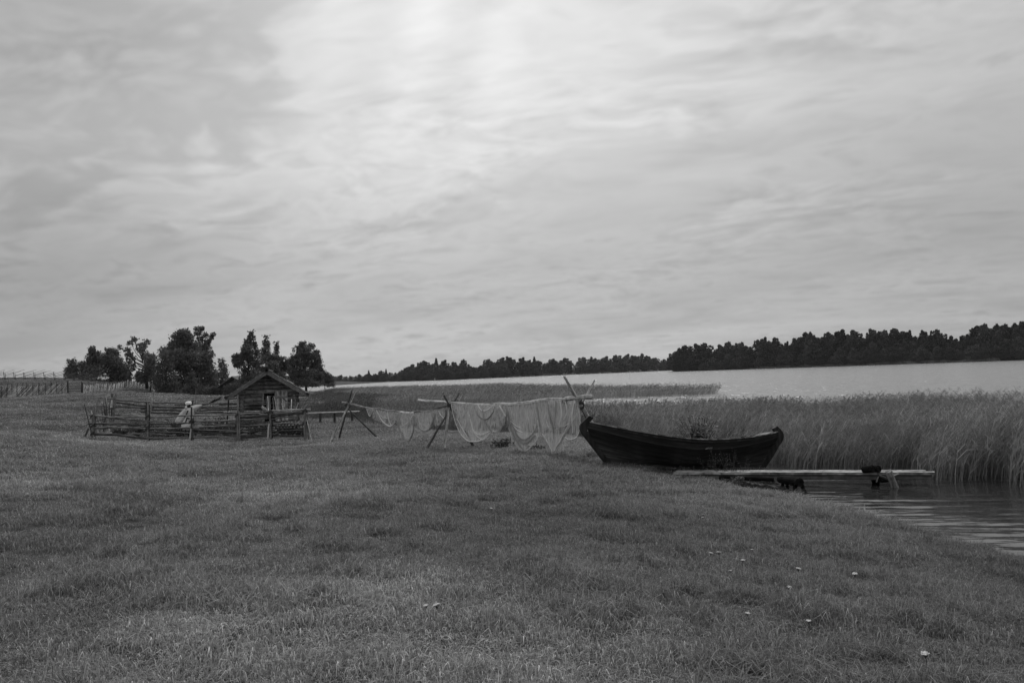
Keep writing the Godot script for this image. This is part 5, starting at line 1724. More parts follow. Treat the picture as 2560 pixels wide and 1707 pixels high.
	put("net_fold", drape([Vector3(-1.757, 1.810, -23.399), Vector3(-1.461, 1.796, -23.160), Vector3(-1.160, 1.771, -22.916), Vector3(-0.540, 1.755, -22.415)], [Vector3(-1.745, 1.551, -23.427), Vector3(-1.613, 1.153, -23.346), Vector3(-1.350, 0.972, -23.134), Vector3(-1.017, 0.910, -22.865), Vector3(-0.719, 1.030, -22.624), Vector3(-0.576, 1.439, -22.483)], f, 0.03, 44, 14, 8.0), net_dim, a2)
	put("net_fold", drape([Vector3(-1.135, 1.780, -22.652), Vector3(-0.855, 1.755, -22.426), Vector3(-0.398, 1.774, -22.057)], [Vector3(-1.092, 1.633, -22.591), Vector3(-0.962, 1.343, -22.460), Vector3(-0.799, 1.349, -22.329), Vector3(-0.633, 1.500, -22.195), Vector3(-0.423, 1.698, -22.051)], f, 0.02, 30, 10, 4.0), net, a2)
	for q in [[[Vector3(-1.833, 1.799, -23.164), Vector3(-1.749, 1.361, -23.071), Vector3(-1.590, 0.974, -22.917), Vector3(-1.358, 0.758, -22.729), Vector3(-1.075, 0.750, -22.501), Vector3(-0.851, 0.840, -22.320), Vector3(-0.697, 1.002, -22.221)], 0.014, 8], [[Vector3(-1.145, 1.770, -22.608), Vector3(-1.026, 1.456, -22.487), Vector3(-0.810, 1.351, -22.312), Vector3(-0.632, 1.513, -22.169), Vector3(-0.533, 1.744, -22.114)], 0.02, 12],
			[[Vector3(-0.922, 1.747, -22.402), Vector3(-0.844, 1.346, -22.314), Vector3(-0.694, 1.071, -22.193), Vector3(-0.561, 0.996, -22.085), Vector3(-0.400, 1.098, -21.955), Vector3(-0.279, 1.392, -21.908)], 0.022, 12], [[Vector3(-1.672, 1.386, -22.983), Vector3(-1.513, 1.090, -22.855), Vector3(-1.321, 0.788, -22.699)], 0.012, 5], [[Vector3(-1.296, 1.500, -22.705), Vector3(-1.192, 1.062, -22.595), Vector3(-0.975, 0.937, -22.420), Vector3(-0.718, 1.048, -22.212)], 0.014, 7],
			[[Vector3(-1.227, 1.072, -22.624), Vector3(-1.093, 0.895, -22.515), Vector3(-0.957, 0.798, -22.405)], 0.012, 5], [[Vector3(-0.421, 1.742, -22.050), Vector3(-0.338, 1.589, -21.956), Vector3(-0.254, 1.458, -21.889)], 0.03, 9], [[Vector3(-1.039, 1.770, -22.523), Vector3(-0.939, 1.623, -22.442), Vector3(-0.789, 1.612, -22.321), Vector3(-0.601, 1.755, -22.169)], 0.012, 6]]:
		put("twine_band", band(q[0], q[1], q[2], f), twine_dim if q[2] > 10 else twine, a2)

	# third net: the deep narrow loop that almost touches the grass
	var a3 := thing("fishing_net", "deep pointed net loop hanging lowest, near the rail's middle", "fishing net", Vector3(0.207, 1.797, -21.709))
	f = a3.position
	put("net_fold", drape([Vector3(-0.242, 1.782, -21.969), Vector3(0.185, 1.801, -21.624), Vector3(0.641, 1.839, -21.256)], [Vector3(-0.214, 1.349, -21.856), Vector3(-0.172, 1.002, -21.797), Vector3(-0.052, 0.715, -21.674), Vector3(0.082, 0.569, -21.566), Vector3(0.218, 0.505, -21.456), Vector3(0.370, 0.601, -21.333), Vector3(0.535, 0.795, -21.226), Vector3(0.647, 0.997, -21.161), Vector3(0.623, 1.394, -21.245)], f, 0.025, 50, 18, 6.0), net, a3)
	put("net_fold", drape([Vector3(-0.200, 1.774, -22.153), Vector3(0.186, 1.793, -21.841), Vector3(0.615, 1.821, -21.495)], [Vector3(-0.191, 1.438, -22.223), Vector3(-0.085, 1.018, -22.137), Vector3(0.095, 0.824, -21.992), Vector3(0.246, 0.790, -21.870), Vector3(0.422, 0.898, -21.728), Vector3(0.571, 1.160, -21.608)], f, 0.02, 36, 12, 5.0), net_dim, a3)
	for q in [[[Vector3(-0.211, 1.720, -21.854), Vector3(-0.142, 1.222, -21.746), Vector3(0.006, 0.816, -21.602), Vector3(0.229, 0.518, -21.421)], 0.03, 16], [[Vector3(-0.212, 1.676, -21.855), Vector3(-0.056, 1.180, -21.677), Vector3(0.074, 0.902, -21.573), Vector3(0.241, 0.826, -21.437), Vector3(0.436, 0.964, -21.280), Vector3(0.583, 1.217, -21.213)], 0.024, 14], [[Vector3(-0.029, 1.052, -21.629), Vector3(0.112, 0.787, -21.516), Vector3(0.301, 0.750, -21.363), Vector3(0.519, 0.955, -21.212)], 0.03, 12],
			[[Vector3(-0.127, 1.331, -21.734), Vector3(0.020, 1.202, -21.615), Vector3(0.179, 1.140, -21.487)], 0.008, 4], [[Vector3(-0.086, 1.244, -21.702), Vector3(0.038, 1.095, -21.601), Vector3(0.186, 1.033, -21.482)], 0.008, 4], [[Vector3(0.229, 0.518, -21.421), Vector3(0.403, 0.658, -21.281), Vector3(0.602, 0.934, -21.171), Vector3(0.599, 1.355, -21.200)], 0.014, 6]]:
		put("twine_band", band(q[0], q[1], q[2], f), twine_dim if q[2] > 10 else twine, a3)

	# fourth net: bunched folds beside the right trestle
	var a4 := thing("fishing_net", "bunched net in narrow upright folds beside the right trestle", "fishing net", Vector3(1.097, 1.862, -20.990))
	f = a4.position
	put("net_fold", drape([Vector3(0.589, 1.840, -21.298), Vector3(0.734, 1.849, -21.180), Vector3(0.858, 1.853, -21.080)], [Vector3(0.647, 1.020, -21.135), Vector3(0.687, 0.989, -21.103), Vector3(0.741, 1.064, -21.059)], f, 0.045, 24, 18, 4.0), net, a4)
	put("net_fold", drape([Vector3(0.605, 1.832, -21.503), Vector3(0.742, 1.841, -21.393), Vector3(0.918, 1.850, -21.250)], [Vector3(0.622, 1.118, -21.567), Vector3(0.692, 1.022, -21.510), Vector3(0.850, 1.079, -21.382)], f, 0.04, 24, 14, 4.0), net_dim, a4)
	put("net_fold", drape([Vector3(0.858, 1.858, -21.080), Vector3(1.091, 1.866, -20.892), Vector3(1.330, 1.873, -20.699)], [Vector3(0.697, 1.000, -21.094), Vector3(0.783, 0.857, -21.000), Vector3(0.879, 0.714, -20.922), Vector3(0.952, 0.524, -20.863), Vector3(1.071, 0.503, -20.767), Vector3(1.202, 0.570, -20.661), Vector3(1.254, 0.868, -20.644), Vector3(1.257, 1.134, -20.668)], f, 0.05, 60, 20, 9.0), net, a4)
	put("net_fold", drape([Vector3(0.886, 1.860, -20.993), Vector3(1.048, 1.863, -20.863), Vector3(1.208, 1.872, -20.733)], [Vector3(0.818, 1.234, -20.971), Vector3(0.913, 1.112, -20.869), Vector3(1.031, 1.052, -20.773), Vector3(1.157, 1.177, -20.698)], f, 0.045, 40, 16, 7.0), net, a4)
	put("net_fold", drape([Vector3(1.360, 1.857, -20.842), Vector3(1.440, 1.877, -20.777), Vector3(1.559, 1.907, -20.681)], [Vector3(1.127, 1.196, -20.901), Vector3(1.266, 1.177, -20.789), Vector3(1.398, 1.272, -20.683)], f, 0.03, 24, 14, 4.0), net, a4)
	put("net_fold", drape([Vector3(1.530, 1.911, -20.576), Vector3(1.588, 1.910, -20.529), Vector3(1.647, 1.920, -20.481)], [Vector3(1.258, 0.928, -20.667), Vector3(1.382, 0.849, -20.566), Vector3(1.570, 0.946, -20.415), Vector3(1.654, 1.140, -20.347), Vector3(1.660, 1.485, -20.368)], f, 0.035, 36, 18, 5.0), net, a4)
	for q in [[[Vector3(0.863, 1.841, -20.961), Vector3(0.910, 1.528, -20.897), Vector3(0.967, 1.217, -20.825), Vector3(1.004, 0.865, -20.795)], 0.03, 12], [[Vector3(1.085, 1.859, -20.781), Vector3(1.058, 1.466, -20.777), Vector3(0.998, 0.969, -20.800)], 0.025, 12], [[Vector3(1.185, 1.869, -20.700), Vector3(1.209, 1.508, -20.655), Vector3(1.116, 1.199, -20.704)], 0.025, 10], [[Vector3(0.706, 1.004, -21.036), Vector3(0.820, 0.797, -20.944), Vector3(0.931, 0.551, -20.854)], 0.014, 7], [[Vector3(1.126, 1.199, -20.696), Vector3(1.235, 1.200, -20.609), Vector3(1.377, 1.283, -20.520)], 0.016, 8], [[Vector3(1.265, 0.932, -20.610), Vector3(1.379, 0.858, -20.518), Vector3(1.557, 0.949, -20.374), Vector3(1.643, 1.162, -20.330)], 0.016, 8], [[Vector3(0.821, 1.318, -20.969), Vector3(0.874, 1.153, -20.900), Vector3(0.973, 1.093, -20.820)], 0.016, 8], [[Vector3(0.596, 1.822, -21.202), Vector3(0.623, 1.463, -21.155), Vector3(0.678, 1.043, -21.085)], 0.03, 12], [[Vector3(1.313, 1.835, -20.622), Vector3(1.352, 1.567, -20.591), Vector3(1.245, 1.340, -20.678)], 0.025, 10], [[Vector3(1.543, 1.872, -20.489), Vector3(1.465, 1.465, -20.500), Vector3(1.466, 1.037, -20.474)], 0.02, 9]]:
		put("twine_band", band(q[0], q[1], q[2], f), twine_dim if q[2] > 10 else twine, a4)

func pole(o: Node3D, foot: Vector3, cross: Vector3, more: float, r: float, m: Material) -> void:
	var top := cross + (cross - foot) * more
	foot.y = ground(foot.x, -foot.z)
	var low := foot - (cross - foot).normalized() * 0.12
	put("pole", rod(low - o.position, top - o.position, r * 1.1, r * 0.6, 0.012, 8), m, o)

# ---------------------------------------------------------------- the boat
var b_left: Array = []
var b_right: Array = []

func hull(i: int, t: float, side: float, out: float) -> Vector3:
	# point of the i-th plank edge (0 keel, 6 gunwale) at t along the boat
	var rise: float = [0.0, 0.03, 0.085, 0.17, 0.28, 0.40, 0.62][i]
	var beam: float = [0.03, 0.22, 0.38, 0.50, 0.58, 0.64, 0.69][i]
	var l: Vector2 = b_left[i]
	var r: Vector2 = b_right[i]
	var u := absf(2.0 * t - 1.0)
	var sag := (l.y + r.y) * 0.5 - rise
	var y := lerpf(l.y, r.y, t) - sag * (1.0 - pow(u, 1.75))
	var b := 0.028 + (beam - 0.028) * pow(1.0 - pow(u, 1.55 + 0.12 * i), 0.85)
	b += out * smoothstep(0.0, 0.12, 1.0 - u)
	return Vector3(lerpf(l.x, r.x, t), y, side * b)

func extrude(outline: PackedVector2Array, half: float) -> Shape:
	var s := Shape.new()
	var tri := Geometry2D.triangulate_polygon(outline)
	for z in [-1.0, 1.0]:
		var k := s.v.size()
		for p in outline:
			s.vert(Vector3(p.x, p.y, z * half), Vector3(0, 0, z), Vector2(p.x * 0.7, p.y))
		for q in range(0, tri.size(), 3):
			s.face(k + tri[q], k + tri[q + 1], k + tri[q + 2])
	var ccw := not Geometry2D.is_polygon_clockwise(outline)
	for k in outline.size():
		var a := outline[k]
		var b := outline[(k + 1) % outline.size()]
		var d := (b - a).normalized()
		var nn := Vector3(d.y, -d.x, 0) * (1.0 if ccw else -1.0)
		var q := s.vert(Vector3(a.x, a.y, -half), nn, Vector2(0, a.y))
		s.vert(Vector3(b.x, b.y, -half), nn, Vector2(0, b.y))
		s.vert(Vector3(b.x, b.y, half), nn, Vector2(0.2, b.y))
		s.vert(Vector3(a.x, a.y, half), nn, Vector2(0.2, a.y))
		s.face(q, q + 1, q + 2); s.face(q, q + 2, q + 3)
	return s

func boat() -> void:
	var at := Vector3(4.011, 0.000, -19.175)
	var keel_y := 0.23
	var o := thing("wooden_boat", "dark tarred clinker boat with curled stems drawn up on the bank", "boat", Vector3(at.x, keel_y, at.z))
	o.basis = Basis(Vector3.UP, 0.2118) * Basis(Vector3.RIGHT, deg_to_rad(-6.0))
	for p in [Vector2(-1.894, 0.471), Vector2(-2.013, 0.656), Vector2(-2.170, 0.884), Vector2(-2.275, 1.048), Vector2(-2.352, 1.187), Vector2(-2.371, 1.305), Vector2(-2.294, 1.403)]:
		b_left.append(p - Vector2(0, keel_y))
	for p in [Vector2(1.949, 0.045), Vector2(2.075, 0.193), Vector2(2.215, 0.375), Vector2(2.345, 0.577), Vector2(2.494, 0.711), Vector2(2.544, 0.831), Vector2(2.533, 0.925)]:
		b_right.append(p - Vector2(0, keel_y))
	var n := 44
	var tars: Array = []
	for k in 4:
		var m := surface([0.018, 0.034, 0.058, 0.09][k], 0.6, M.tar.albedo_texture, 0.3)
		m.uv1_scale = Vector3(1.0, 0.35, 1.0)
		tars.append(m)
	for side in [1.0, -1.0]:
		for i in 6:
			var s := Shape.new()
			for k in n + 1:
				var t := float(k) / n
				var low_out := hull(i, t, side, 0.024)
				var up_out := hull(i + 1, t, side, 0.004)
				var up_in := hull(i + 1, t, side, -0.016)
				var low_in := hull(i, t, side, -0.002)
				var ff := (up_out - low_out).normalized()
				var lapped := low_out - ff * 0.022
				for p in [lapped, up_out, up_in, low_in]:
					s.vert(p, Vector3.UP, Vector2(0.0, 0.0))
				var b := s.v.size() - 4
				s.t[b] = Vector2(0.05, t * 4.6); s.t[b + 1] = Vector2(0.45, t * 4.6); s.t[b + 2] = Vector2(0.55, t * 4.6); s.t[b + 3] = Vector2(0.95, t * 4.6)
			var w := Shape.new()
			for q in 4:
				var base := w.v.size()
				for k in n + 1:
					for e in [q, (q + 1) % 4]:
						w.vert(s.v[k * 4 + e], Vector3.UP, s.t[k * 4 + e])
				for k in n:
					var a := base + k * 2
					if side > 0.0:
						w.face(a, a + 1, a + 3); w.face(a, a + 3, a + 2)
					else:
						w.face(a, a + 3, a + 1); w.face(a, a + 2, a + 3)
			smooth(w)
			put("strake", w, tars[[3, 3, 2, 1, 0, 1][i]], o)
		# gunwale strip, worn pale along its upper edge
		var g := Shape.new()
		var gp: Array = []
		for k in n + 1:
			gp.append(hull(6, float(k) / n, side, 0.012))
		for k in n:
			var a2: Vector3 = gp[k]
			var b2: Vector3 = gp[k + 1]
			g.box((a2 + b2) * 0.5 + Vector3(0, 0.004, 0), (b2 - a2) * 0.502, Vector3(0, 0.012, 0), Vector3(0, 0, 0.022))
		put("gunwale", g, surface(0.42, 0.7, M.deck.albedo_texture), o)
		var r2 := Shape.new()
		for k in n:
			var a3 := hull(6, float(k) / n, side, 0.022) - Vector3(0, 0.055, 0)
			var b3 := hull(6, float(k + 1) / n, side, 0.022) - Vector3(0, 0.055, 0)
			r2.box((a3 + b3) * 0.5, (b3 - a3) * 0.502, Vector3(0, 0.02, 0), Vector3(0, 0, 0.014))
		put("rub_rail", r2, tars[1], o)
	# stems
	var left := PackedVector2Array([Vector2(-2.008, 0.462), Vector2(-2.206, 0.741), Vector2(-2.375, 0.978), Vector2(-2.497, 1.158), Vector2(-2.528, 1.215), Vector2(-2.533, 1.271), Vector2(-2.528, 1.327), Vector2(-2.507, 1.372), Vector2(-2.424, 1.446), Vector2(-2.290, 1.554), Vector2(-2.191, 1.501), Vector2(-2.253, 1.428), Vector2(-2.314, 1.386), Vector2(-2.347, 1.308), Vector2(-2.350, 1.234), Vector2(-2.316, 1.120), Vector2(-2.207, 0.931), Vector2(-2.051, 0.695), Vector2(-1.967, 0.597), Vector2(-1.845, 0.452)])
	var right := PackedVector2Array([Vector2(2.029, -0.007), Vector2(2.331, 0.324), Vector2(2.525, 0.572), Vector2(2.605, 0.661), Vector2(2.656, 0.727), Vector2(2.682, 0.804), Vector2(2.681, 0.863), Vector2(2.656, 0.926), Vector2(2.608, 0.990), Vector2(2.530, 1.063), Vector2(2.411, 1.009), Vector2(2.447, 0.946), Vector2(2.495, 0.917), Vector2(2.517, 0.833), Vector2(2.472, 0.717), Vector2(2.324, 0.584), Vector2(2.199, 0.381), Vector2(2.054, 0.194), Vector2(1.895, 0.033)])
	for side2 in 2:
		var pl := left if side2 == 0 else right
		for k in pl.size():
			pl[k].y -= keel_y
		put("stem_post", extrude(pl, 0.045), tars[1], o)
	var keel := Shape.new()
	var ka := left[0]
	var kb := right[0]
	keel.box(Vector3((ka.x + kb.x) * 0.5, (ka.y + kb.y) * 0.5 + 0.01, 0), Vector3((kb.x - ka.x) * 0.5, (kb.y - ka.y) * 0.5, 0), Vector3(0, 0.045, 0), Vector3(0, 0, 0.04))
	put("keel", keel, tars[2], o)
	for k in 8:
		var t2 := 0.14 + 0.72 * k / 7.0
		var pts: Array = []
		var rr: Array = []
		for e in range(-6, 7):
			pts.append(hull(absi(e), t2, signf(e) if e != 0 else 1.0, -0.04) + Vector3(0, 0.02, 0))
			rr.append(0.024)
		var rb := Shape.new()
		rb.tube(pts, rr, 6)
		put("rib", rb, tars[3], o)
	for t3 in [0.3, 0.52, 0.74]:
		var th := Shape.new()
		var h := hull(5, t3, 1.0, -0.02)
		th.box(Vector3(h.x, h.y + 0.06, 0), Vector3(0.11, 0, 0), Vector3(0, 0.016, 0), Vector3(0, 0, h.z))
		put("thwart", th, surface(0.12, 0.8, M.deck.albedo_texture), o)
	# a light, bare breast board inside the right end
	var br := Shape.new()
	var e0 := hull(6, 0.88, 1.0, -0.02)
	br.box(Vector3(e0.x + 0.14, e0.y + 0.0, 0), Vector3(0.17, 0.055, 0), Vector3(0, 0.012, 0), Vector3(0, 0, e0.z * 0.8))
	put("breast_board", br, M.old_wood, o)
	var rope_ring := Shape.new()
	rope_ring.blob(Vector3(b_left[4].x - 0.01, b_left[4].y + 0.02, 0.05), Vector3(0.012, 0.012, 0.01), 5, 7)
	put("bolt", rope_ring, M.pale_wood, o)
	var worn := Shape.new()
	var c := hull(5, 0.555, 1.0, 0.03)
	for k in 5:
		worn.box(c + Vector3(-0.06 + 0.03 * k, 0.012 + 0.012 * (k % 2) + 0.002 * k, 0.004), Vector3(0.03, 0.004, 0), Vector3(0, 0.011, 0), Vector3(0, 0, 0.006))
	put("chipped_edge", worn, M.old_wood, o)

# ---------------------------------------------------------------- the landing stage
func jetty() -> void:
	var a := Vector3(3.59, 0.18, -18.40)
	var b := Vector3(8.42, 0.27, -16.15)
	var d := (b - a).normalized()
	var back := Vector3(d.z, 0, -d.x).normalized()
	if back.z > 0.0:
		back = -back
	var o := thing("landing_stage", "narrow two plank landing stage reaching from the bank over the water", "jetty", a)
	for k in 2:
		var s := Shape.new()
		var start := a + back * (0.11 + 0.21 * k) - o.position
		var l := a.distance_to(b) + (0.0 if k == 0 else -0.15)
		var cuts := 5
		for q in cuts:
			var f0 := l * q / cuts
			var f1 := l * (q + 1) / cuts
			var m := start + d * (f0 + f1) * 0.5
			s.box(m, back * 0.1, Vector3(0, 0.024, 0), d * (f1 - f0) * 0.5)
		put("plank", s, surface(0.52 - 0.05 * k, 0.75, M.deck.albedo_texture), o)
	var be := Shape.new()
	be.box(a + d * (0.5 * a.distance_to(b)) + back * 0.05 - Vector3(0, 0.08, 0) - o.position, d * (0.49 * a.distance_to(b)), Vector3(0, 0.052, 0), back * 0.03)
	put("side_beam", be, surface(0.12, 0.8, M.log.albedo_texture), o)
	var be2 := Shape.new()
	be2.box(a + d * (0.5 * a.distance_to(b)) + back * 0.34 - Vector3(0, 0.062, 0) - o.position, d * (0.47 * a.distance_to(b)), Vector3(0, 0.036, 0), back * 0.03)
	put("side_beam", be2, M.wet_wood, o)

	# the near trestle: a thick log on short splayed legs
	var t := thing("log_trestle", "low log trestle with stubby legs under the stage, close to the bank", "trestle", Vector3(5.65, 0.00, -16.42))
	var f := t.position
	var l0 := Vector3(5.59, 0.15, -17.00) - f
	var l1 := Vector3(5.62, 0.23, -15.95) - f
	var lg := Shape.new()
	lg.tube([l0, l0.lerp(l1, 0.5), l1], [0.085, 0.09, 0.085], 12)
	put("cross_log", lg, M.wet_wood, t)
	for q in [[Vector3(5.60, 0.15, -16.90), Vector3(5.55, -0.07, -16.80), 0.035], [Vector3(5.61, 0.21, -16.20), Vector3(5.54, -0.01, -16.05), 0.045], [Vector3(5.69, 0.21, -16.10), Vector3(5.73, 0.01, -16.00), 0.04], [Vector3(5.63, 0.15, -16.80), Vector3(5.71, -0.07, -16.90), 0.035]]:
		put("leg", rod(q[1] - f, q[0] - f, q[2], q[2], 0.004, 8), M.wet_wood, t)
	# the far trestle, with two post heads that show above the planks
	var t2 := thing("log_trestle", "far trestle of slanting posts and crossed sticks near the stage's outer end", "trestle", Vector3(7.68, 0.00, -16.56))
	f = t2.position
	for q in [[Vector3(7.51, 0.35, -16.20), Vector3(7.68, -0.03, -16.30), 0.072, M.old_wood], [Vector3(7.38, 0.33, -16.75), Vector3(7.65, -0.13, -17.00), 0.07, M.wet_wood], [Vector3(7.53, 0.32, -16.85), Vector3(7.68, -0.13, -17.10), 0.055, M.wet_wood], [Vector3(7.41, 0.24, -16.40), Vector3(7.61, 0.13, -16.20), 0.025, M.bark], [Vector3(7.48, 0.18, -16.60), Vector3(7.39, 0.09, -16.50), 0.014, M.old_wood], [Vector3(7.61, 0.24, -16.25), Vector3(7.71, 0.29, -16.20), 0.014, M.pale_wood], [Vector3(7.54, 0.34, -16.80), Vector3(7.61, 0.27, -16.80), 0.016, M.old_wood], [Vector3(7.46, 0.13, -16.50), Vector3(7.70, 0.15, -16.50), 0.06, M.wet_wood]]:
		put("post" if q[2] > 0.04 else "stick", rod(q[1] - f, q[0] - f, q[2], q[2] * 0.97, 0.003, 10), q[3], t2)
	for q in [Vector3(7.28, 0.35, -16.60), Vector3(7.45, 0.33, -16.70)]:
		var s2 := Shape.new()
		var ax := Vector3(0.05, 0.02, 0.1)
		s2.tube([q - f - ax, q - f + ax], [0.075, 0.075], 12)
		put("post_head", s2, M.wet_wood, t2)
	# sunken log beneath the landward end
	var lo := thing("sunken_log", "dark wet log lying under the landward half of the stage", "log", Vector3(5.18, 0.02, -17.73))
	put("trunk", rod(Vector3(4.55, 0.10, -18.00) - lo.position, Vector3(5.53, 0.11, -17.30) - lo.position, 0.05, 0.045, 0.006, 9), M.wet_wood, lo)

	# the plank bridge beside the hut
	var p := thing("foot_bridge", "thin plank footbridge over the ditch right of the log hut", "footbridge", Vector3(-9.15, 0.93, -40.00))
	f = p.position
	for k in 2:
		var s3 := Shape.new()
		var c0 := Vector3(-10.43, 1.03, -40.00) + Vector3(0, 0, -0.25 * k)
		var c1 := Vector3(-7.82, 1.03, -40.00) + Vector3(0, 0, -0.25 * k)
		s3.box((c0 + c1) * 0.5 - f, (c1 - c0) * 0.5, Vector3(0, 0.022, 0), Vector3(0, 0, 0.11))
		put("plank", s3, M.deck, p)
	for q in [[Vector3(-9.75, 0.99, -40.00), Vector3(-9.76, 0.55, -40.00)], [Vector3(-9.05, 0.98, -40.10), Vector3(-9.07, 0.52, -40.10)], [Vector3(-8.15, 1.01, -40.00), Vector3(-8.16, 0.57, -40.00)]]:
		put("post", rod(q[1] - f, q[0] - f, 0.06, 0.055, 0.005), M.bark, p)

# ---------------------------------------------------------------- plants at the bank, flowers, birds
func weed(label: String, at: Vector3, h: float, seeds: int) -> void:
	var o := thing("tall_weed", label, "weed", at, 0.0, "tall weeds before the boat")
	var st := Shape.new()
	var top := Shape.new()
	for k in 3:
		var tip := Vector3(rnd(-0.22, 0.22), h * rnd(0.6, 1.0), rnd(-0.12, 0.12))
		st.tube([Vector3(rnd(-0.03, 0.03), -0.05, 0), tip * Vector3(0.4, 0.5, 0.4), tip], [0.0045, 0.0035, 0.002], 5)
		for q in seeds:
			var p := tip - Vector3(0, rnd(0, 0.3) * h, 0) + Vector3(rnd(-1, 1), rnd(-1, 1), rnd(-1, 1)) * 0.05
			var dir := Vector3(rnd(-0.6, 0.6), 1, rnd(-0.6, 0.6)).normalized()
			top.leaf(p, dir, dir.cross(Vector3(rnd(-1, 1), 0, 1)).normalized(), 0.028, 0.014, lin(rnd(0.08, 0.2)))
		for q in 5:
			var f := rnd(0.1, 0.7)
			var p2 := tip * Vector3(0.4, 0.5, 0.4) * f
			var d2 := Vector3(rnd(-1, 1), rnd(0.2, 0.9), rnd(-1, 1)).normalized()
			top.leaf(p2 + d2 * 0.05, d2, d2.cross(Vector3.UP).normalized(), 0.12, 0.02, lin(rnd(0.1, 0.2)))
	put("stem", st, surface(0.08, 0.9), o)
	put("seed_head", top, M.leaf, o)

func bank_plants() -> void:
	var b := Vector3(4.76, 0.69, -20.90)
	b.y = 0.05
	leafy_plant("willow_shrub", "bright leafed shrub showing above the boat's middle", "bush", b, 1.34, 0.66, 1300, 0.085, 0.3)
	var n := ["leftmost, before the boat's middle", "beside the leftmost, a little taller", "shorter one between the pairs", "tallest, before the boat's right half", "rightmost tall one near the stage planks", "thin one leaning at the right end"]
	var at := [Vector3(4.34, 0.24, -18.50), Vector3(4.54, 0.25, -18.30), Vector3(4.58, 0.26, -18.10), Vector3(4.75, 0.25, -18.10), Vector3(4.84, 0.25, -18.00), Vector3(4.98, 0.25, -17.90)]
	var hh := [0.55, 0.75, 0.55, 0.82, 0.85, 0.5]
	for k in 6:
		var p: Vector3 = at[k]
		p.y = ground(p.x, -p.z)
		weed("seeding grey weed stalks " + n[k], p, hh[k], 9)
	var q := [Vector3(3.84, 0.21, -18.90), Vector3(3.96, 0.25, -18.90), Vector3(4.05, 0.23, -18.90), Vector3(4.34, 0.25, -18.90), Vector3(4.54, 0.22, -18.60), Vector3(4.72, 0.16, -17.30), Vector3(4.77, 0.14, -17.20)]
	var w := ["first from the left under the boat", "second from the left under the boat", "third from the left under the boat", "beside the stone under the boat", "just right of the stone", "below the stage planks, left one", "below the stage planks, right one"]
	for k in 7:
		var p2: Vector3 = q[k]
		p2.y = maxf(0.0, ground(p2.x, -p2.z))
		leafy_plant("broad_leaf_weed", "low broad leaved weed " + w[k], "weed", p2, 0.18, 0.16, 34, 0.1, 0.16, "low weeds under the boat")
	var sp := Vector3(4.53, 0.23, -18.75)
	sp.y = ground(sp.x, -sp.z) + 0.04
	var s := Shape.new()
	s.blob(Vector3.ZERO, Vector3(0.09, 0.07, 0.07), 7, 10, 0.3, bumps)
	var st := put("stone", s, M.stone)
	st.position = sp
	tag(st, "small pale stone lying in the shade under the boat", "stone")
	var m := Vector3(-0.34, 0.43, -23.76)
	leafy_plant("plant_heap", "low dark heap of weeds and pulled plants under the deep net loop", "plant", m, 0.2, 0.42, 160, 0.12, 0.06)
	var m2 := Vector3(0.44, 0.44, -22.30)
	leafy_plant("plant_heap", "flat scatter of dark weeds beside the heap under the nets", "plant", m2, 0.1, 0.5, 110, 0.1, 0.07)
	# black earth and roots where the bank breaks off beside the stage
	var line := [Vector2(4.41, 18.93), Vector2(4.72, 17.67), Vector2(5.00, 16.85), Vector2(5.24, 16.17), Vector2(5.36, 15.82)]
	for k in 15:
		var p3 := lerp_line(line, k / 14.0)
		var c := Shape.new()
		c.blob(Vector3.ZERO, Vector3(rnd(0.09, 0.16), rnd(0.05, 0.09), rnd(0.08, 0.13)), 6, 9, 0.5, bumps)
		var e := put("earth_clod", c, M.wet_wood)
		e.position = Vector3(p3.x + rnd(-0.05, 0.1), 0.03, -p3.y + rnd(-0.1, 0.1))
		e.rotation.y = rnd(0, TAU)
		tag(e, "wet black clod of earth along the broken bank by the stage", "clod", "earth clods along the bank")

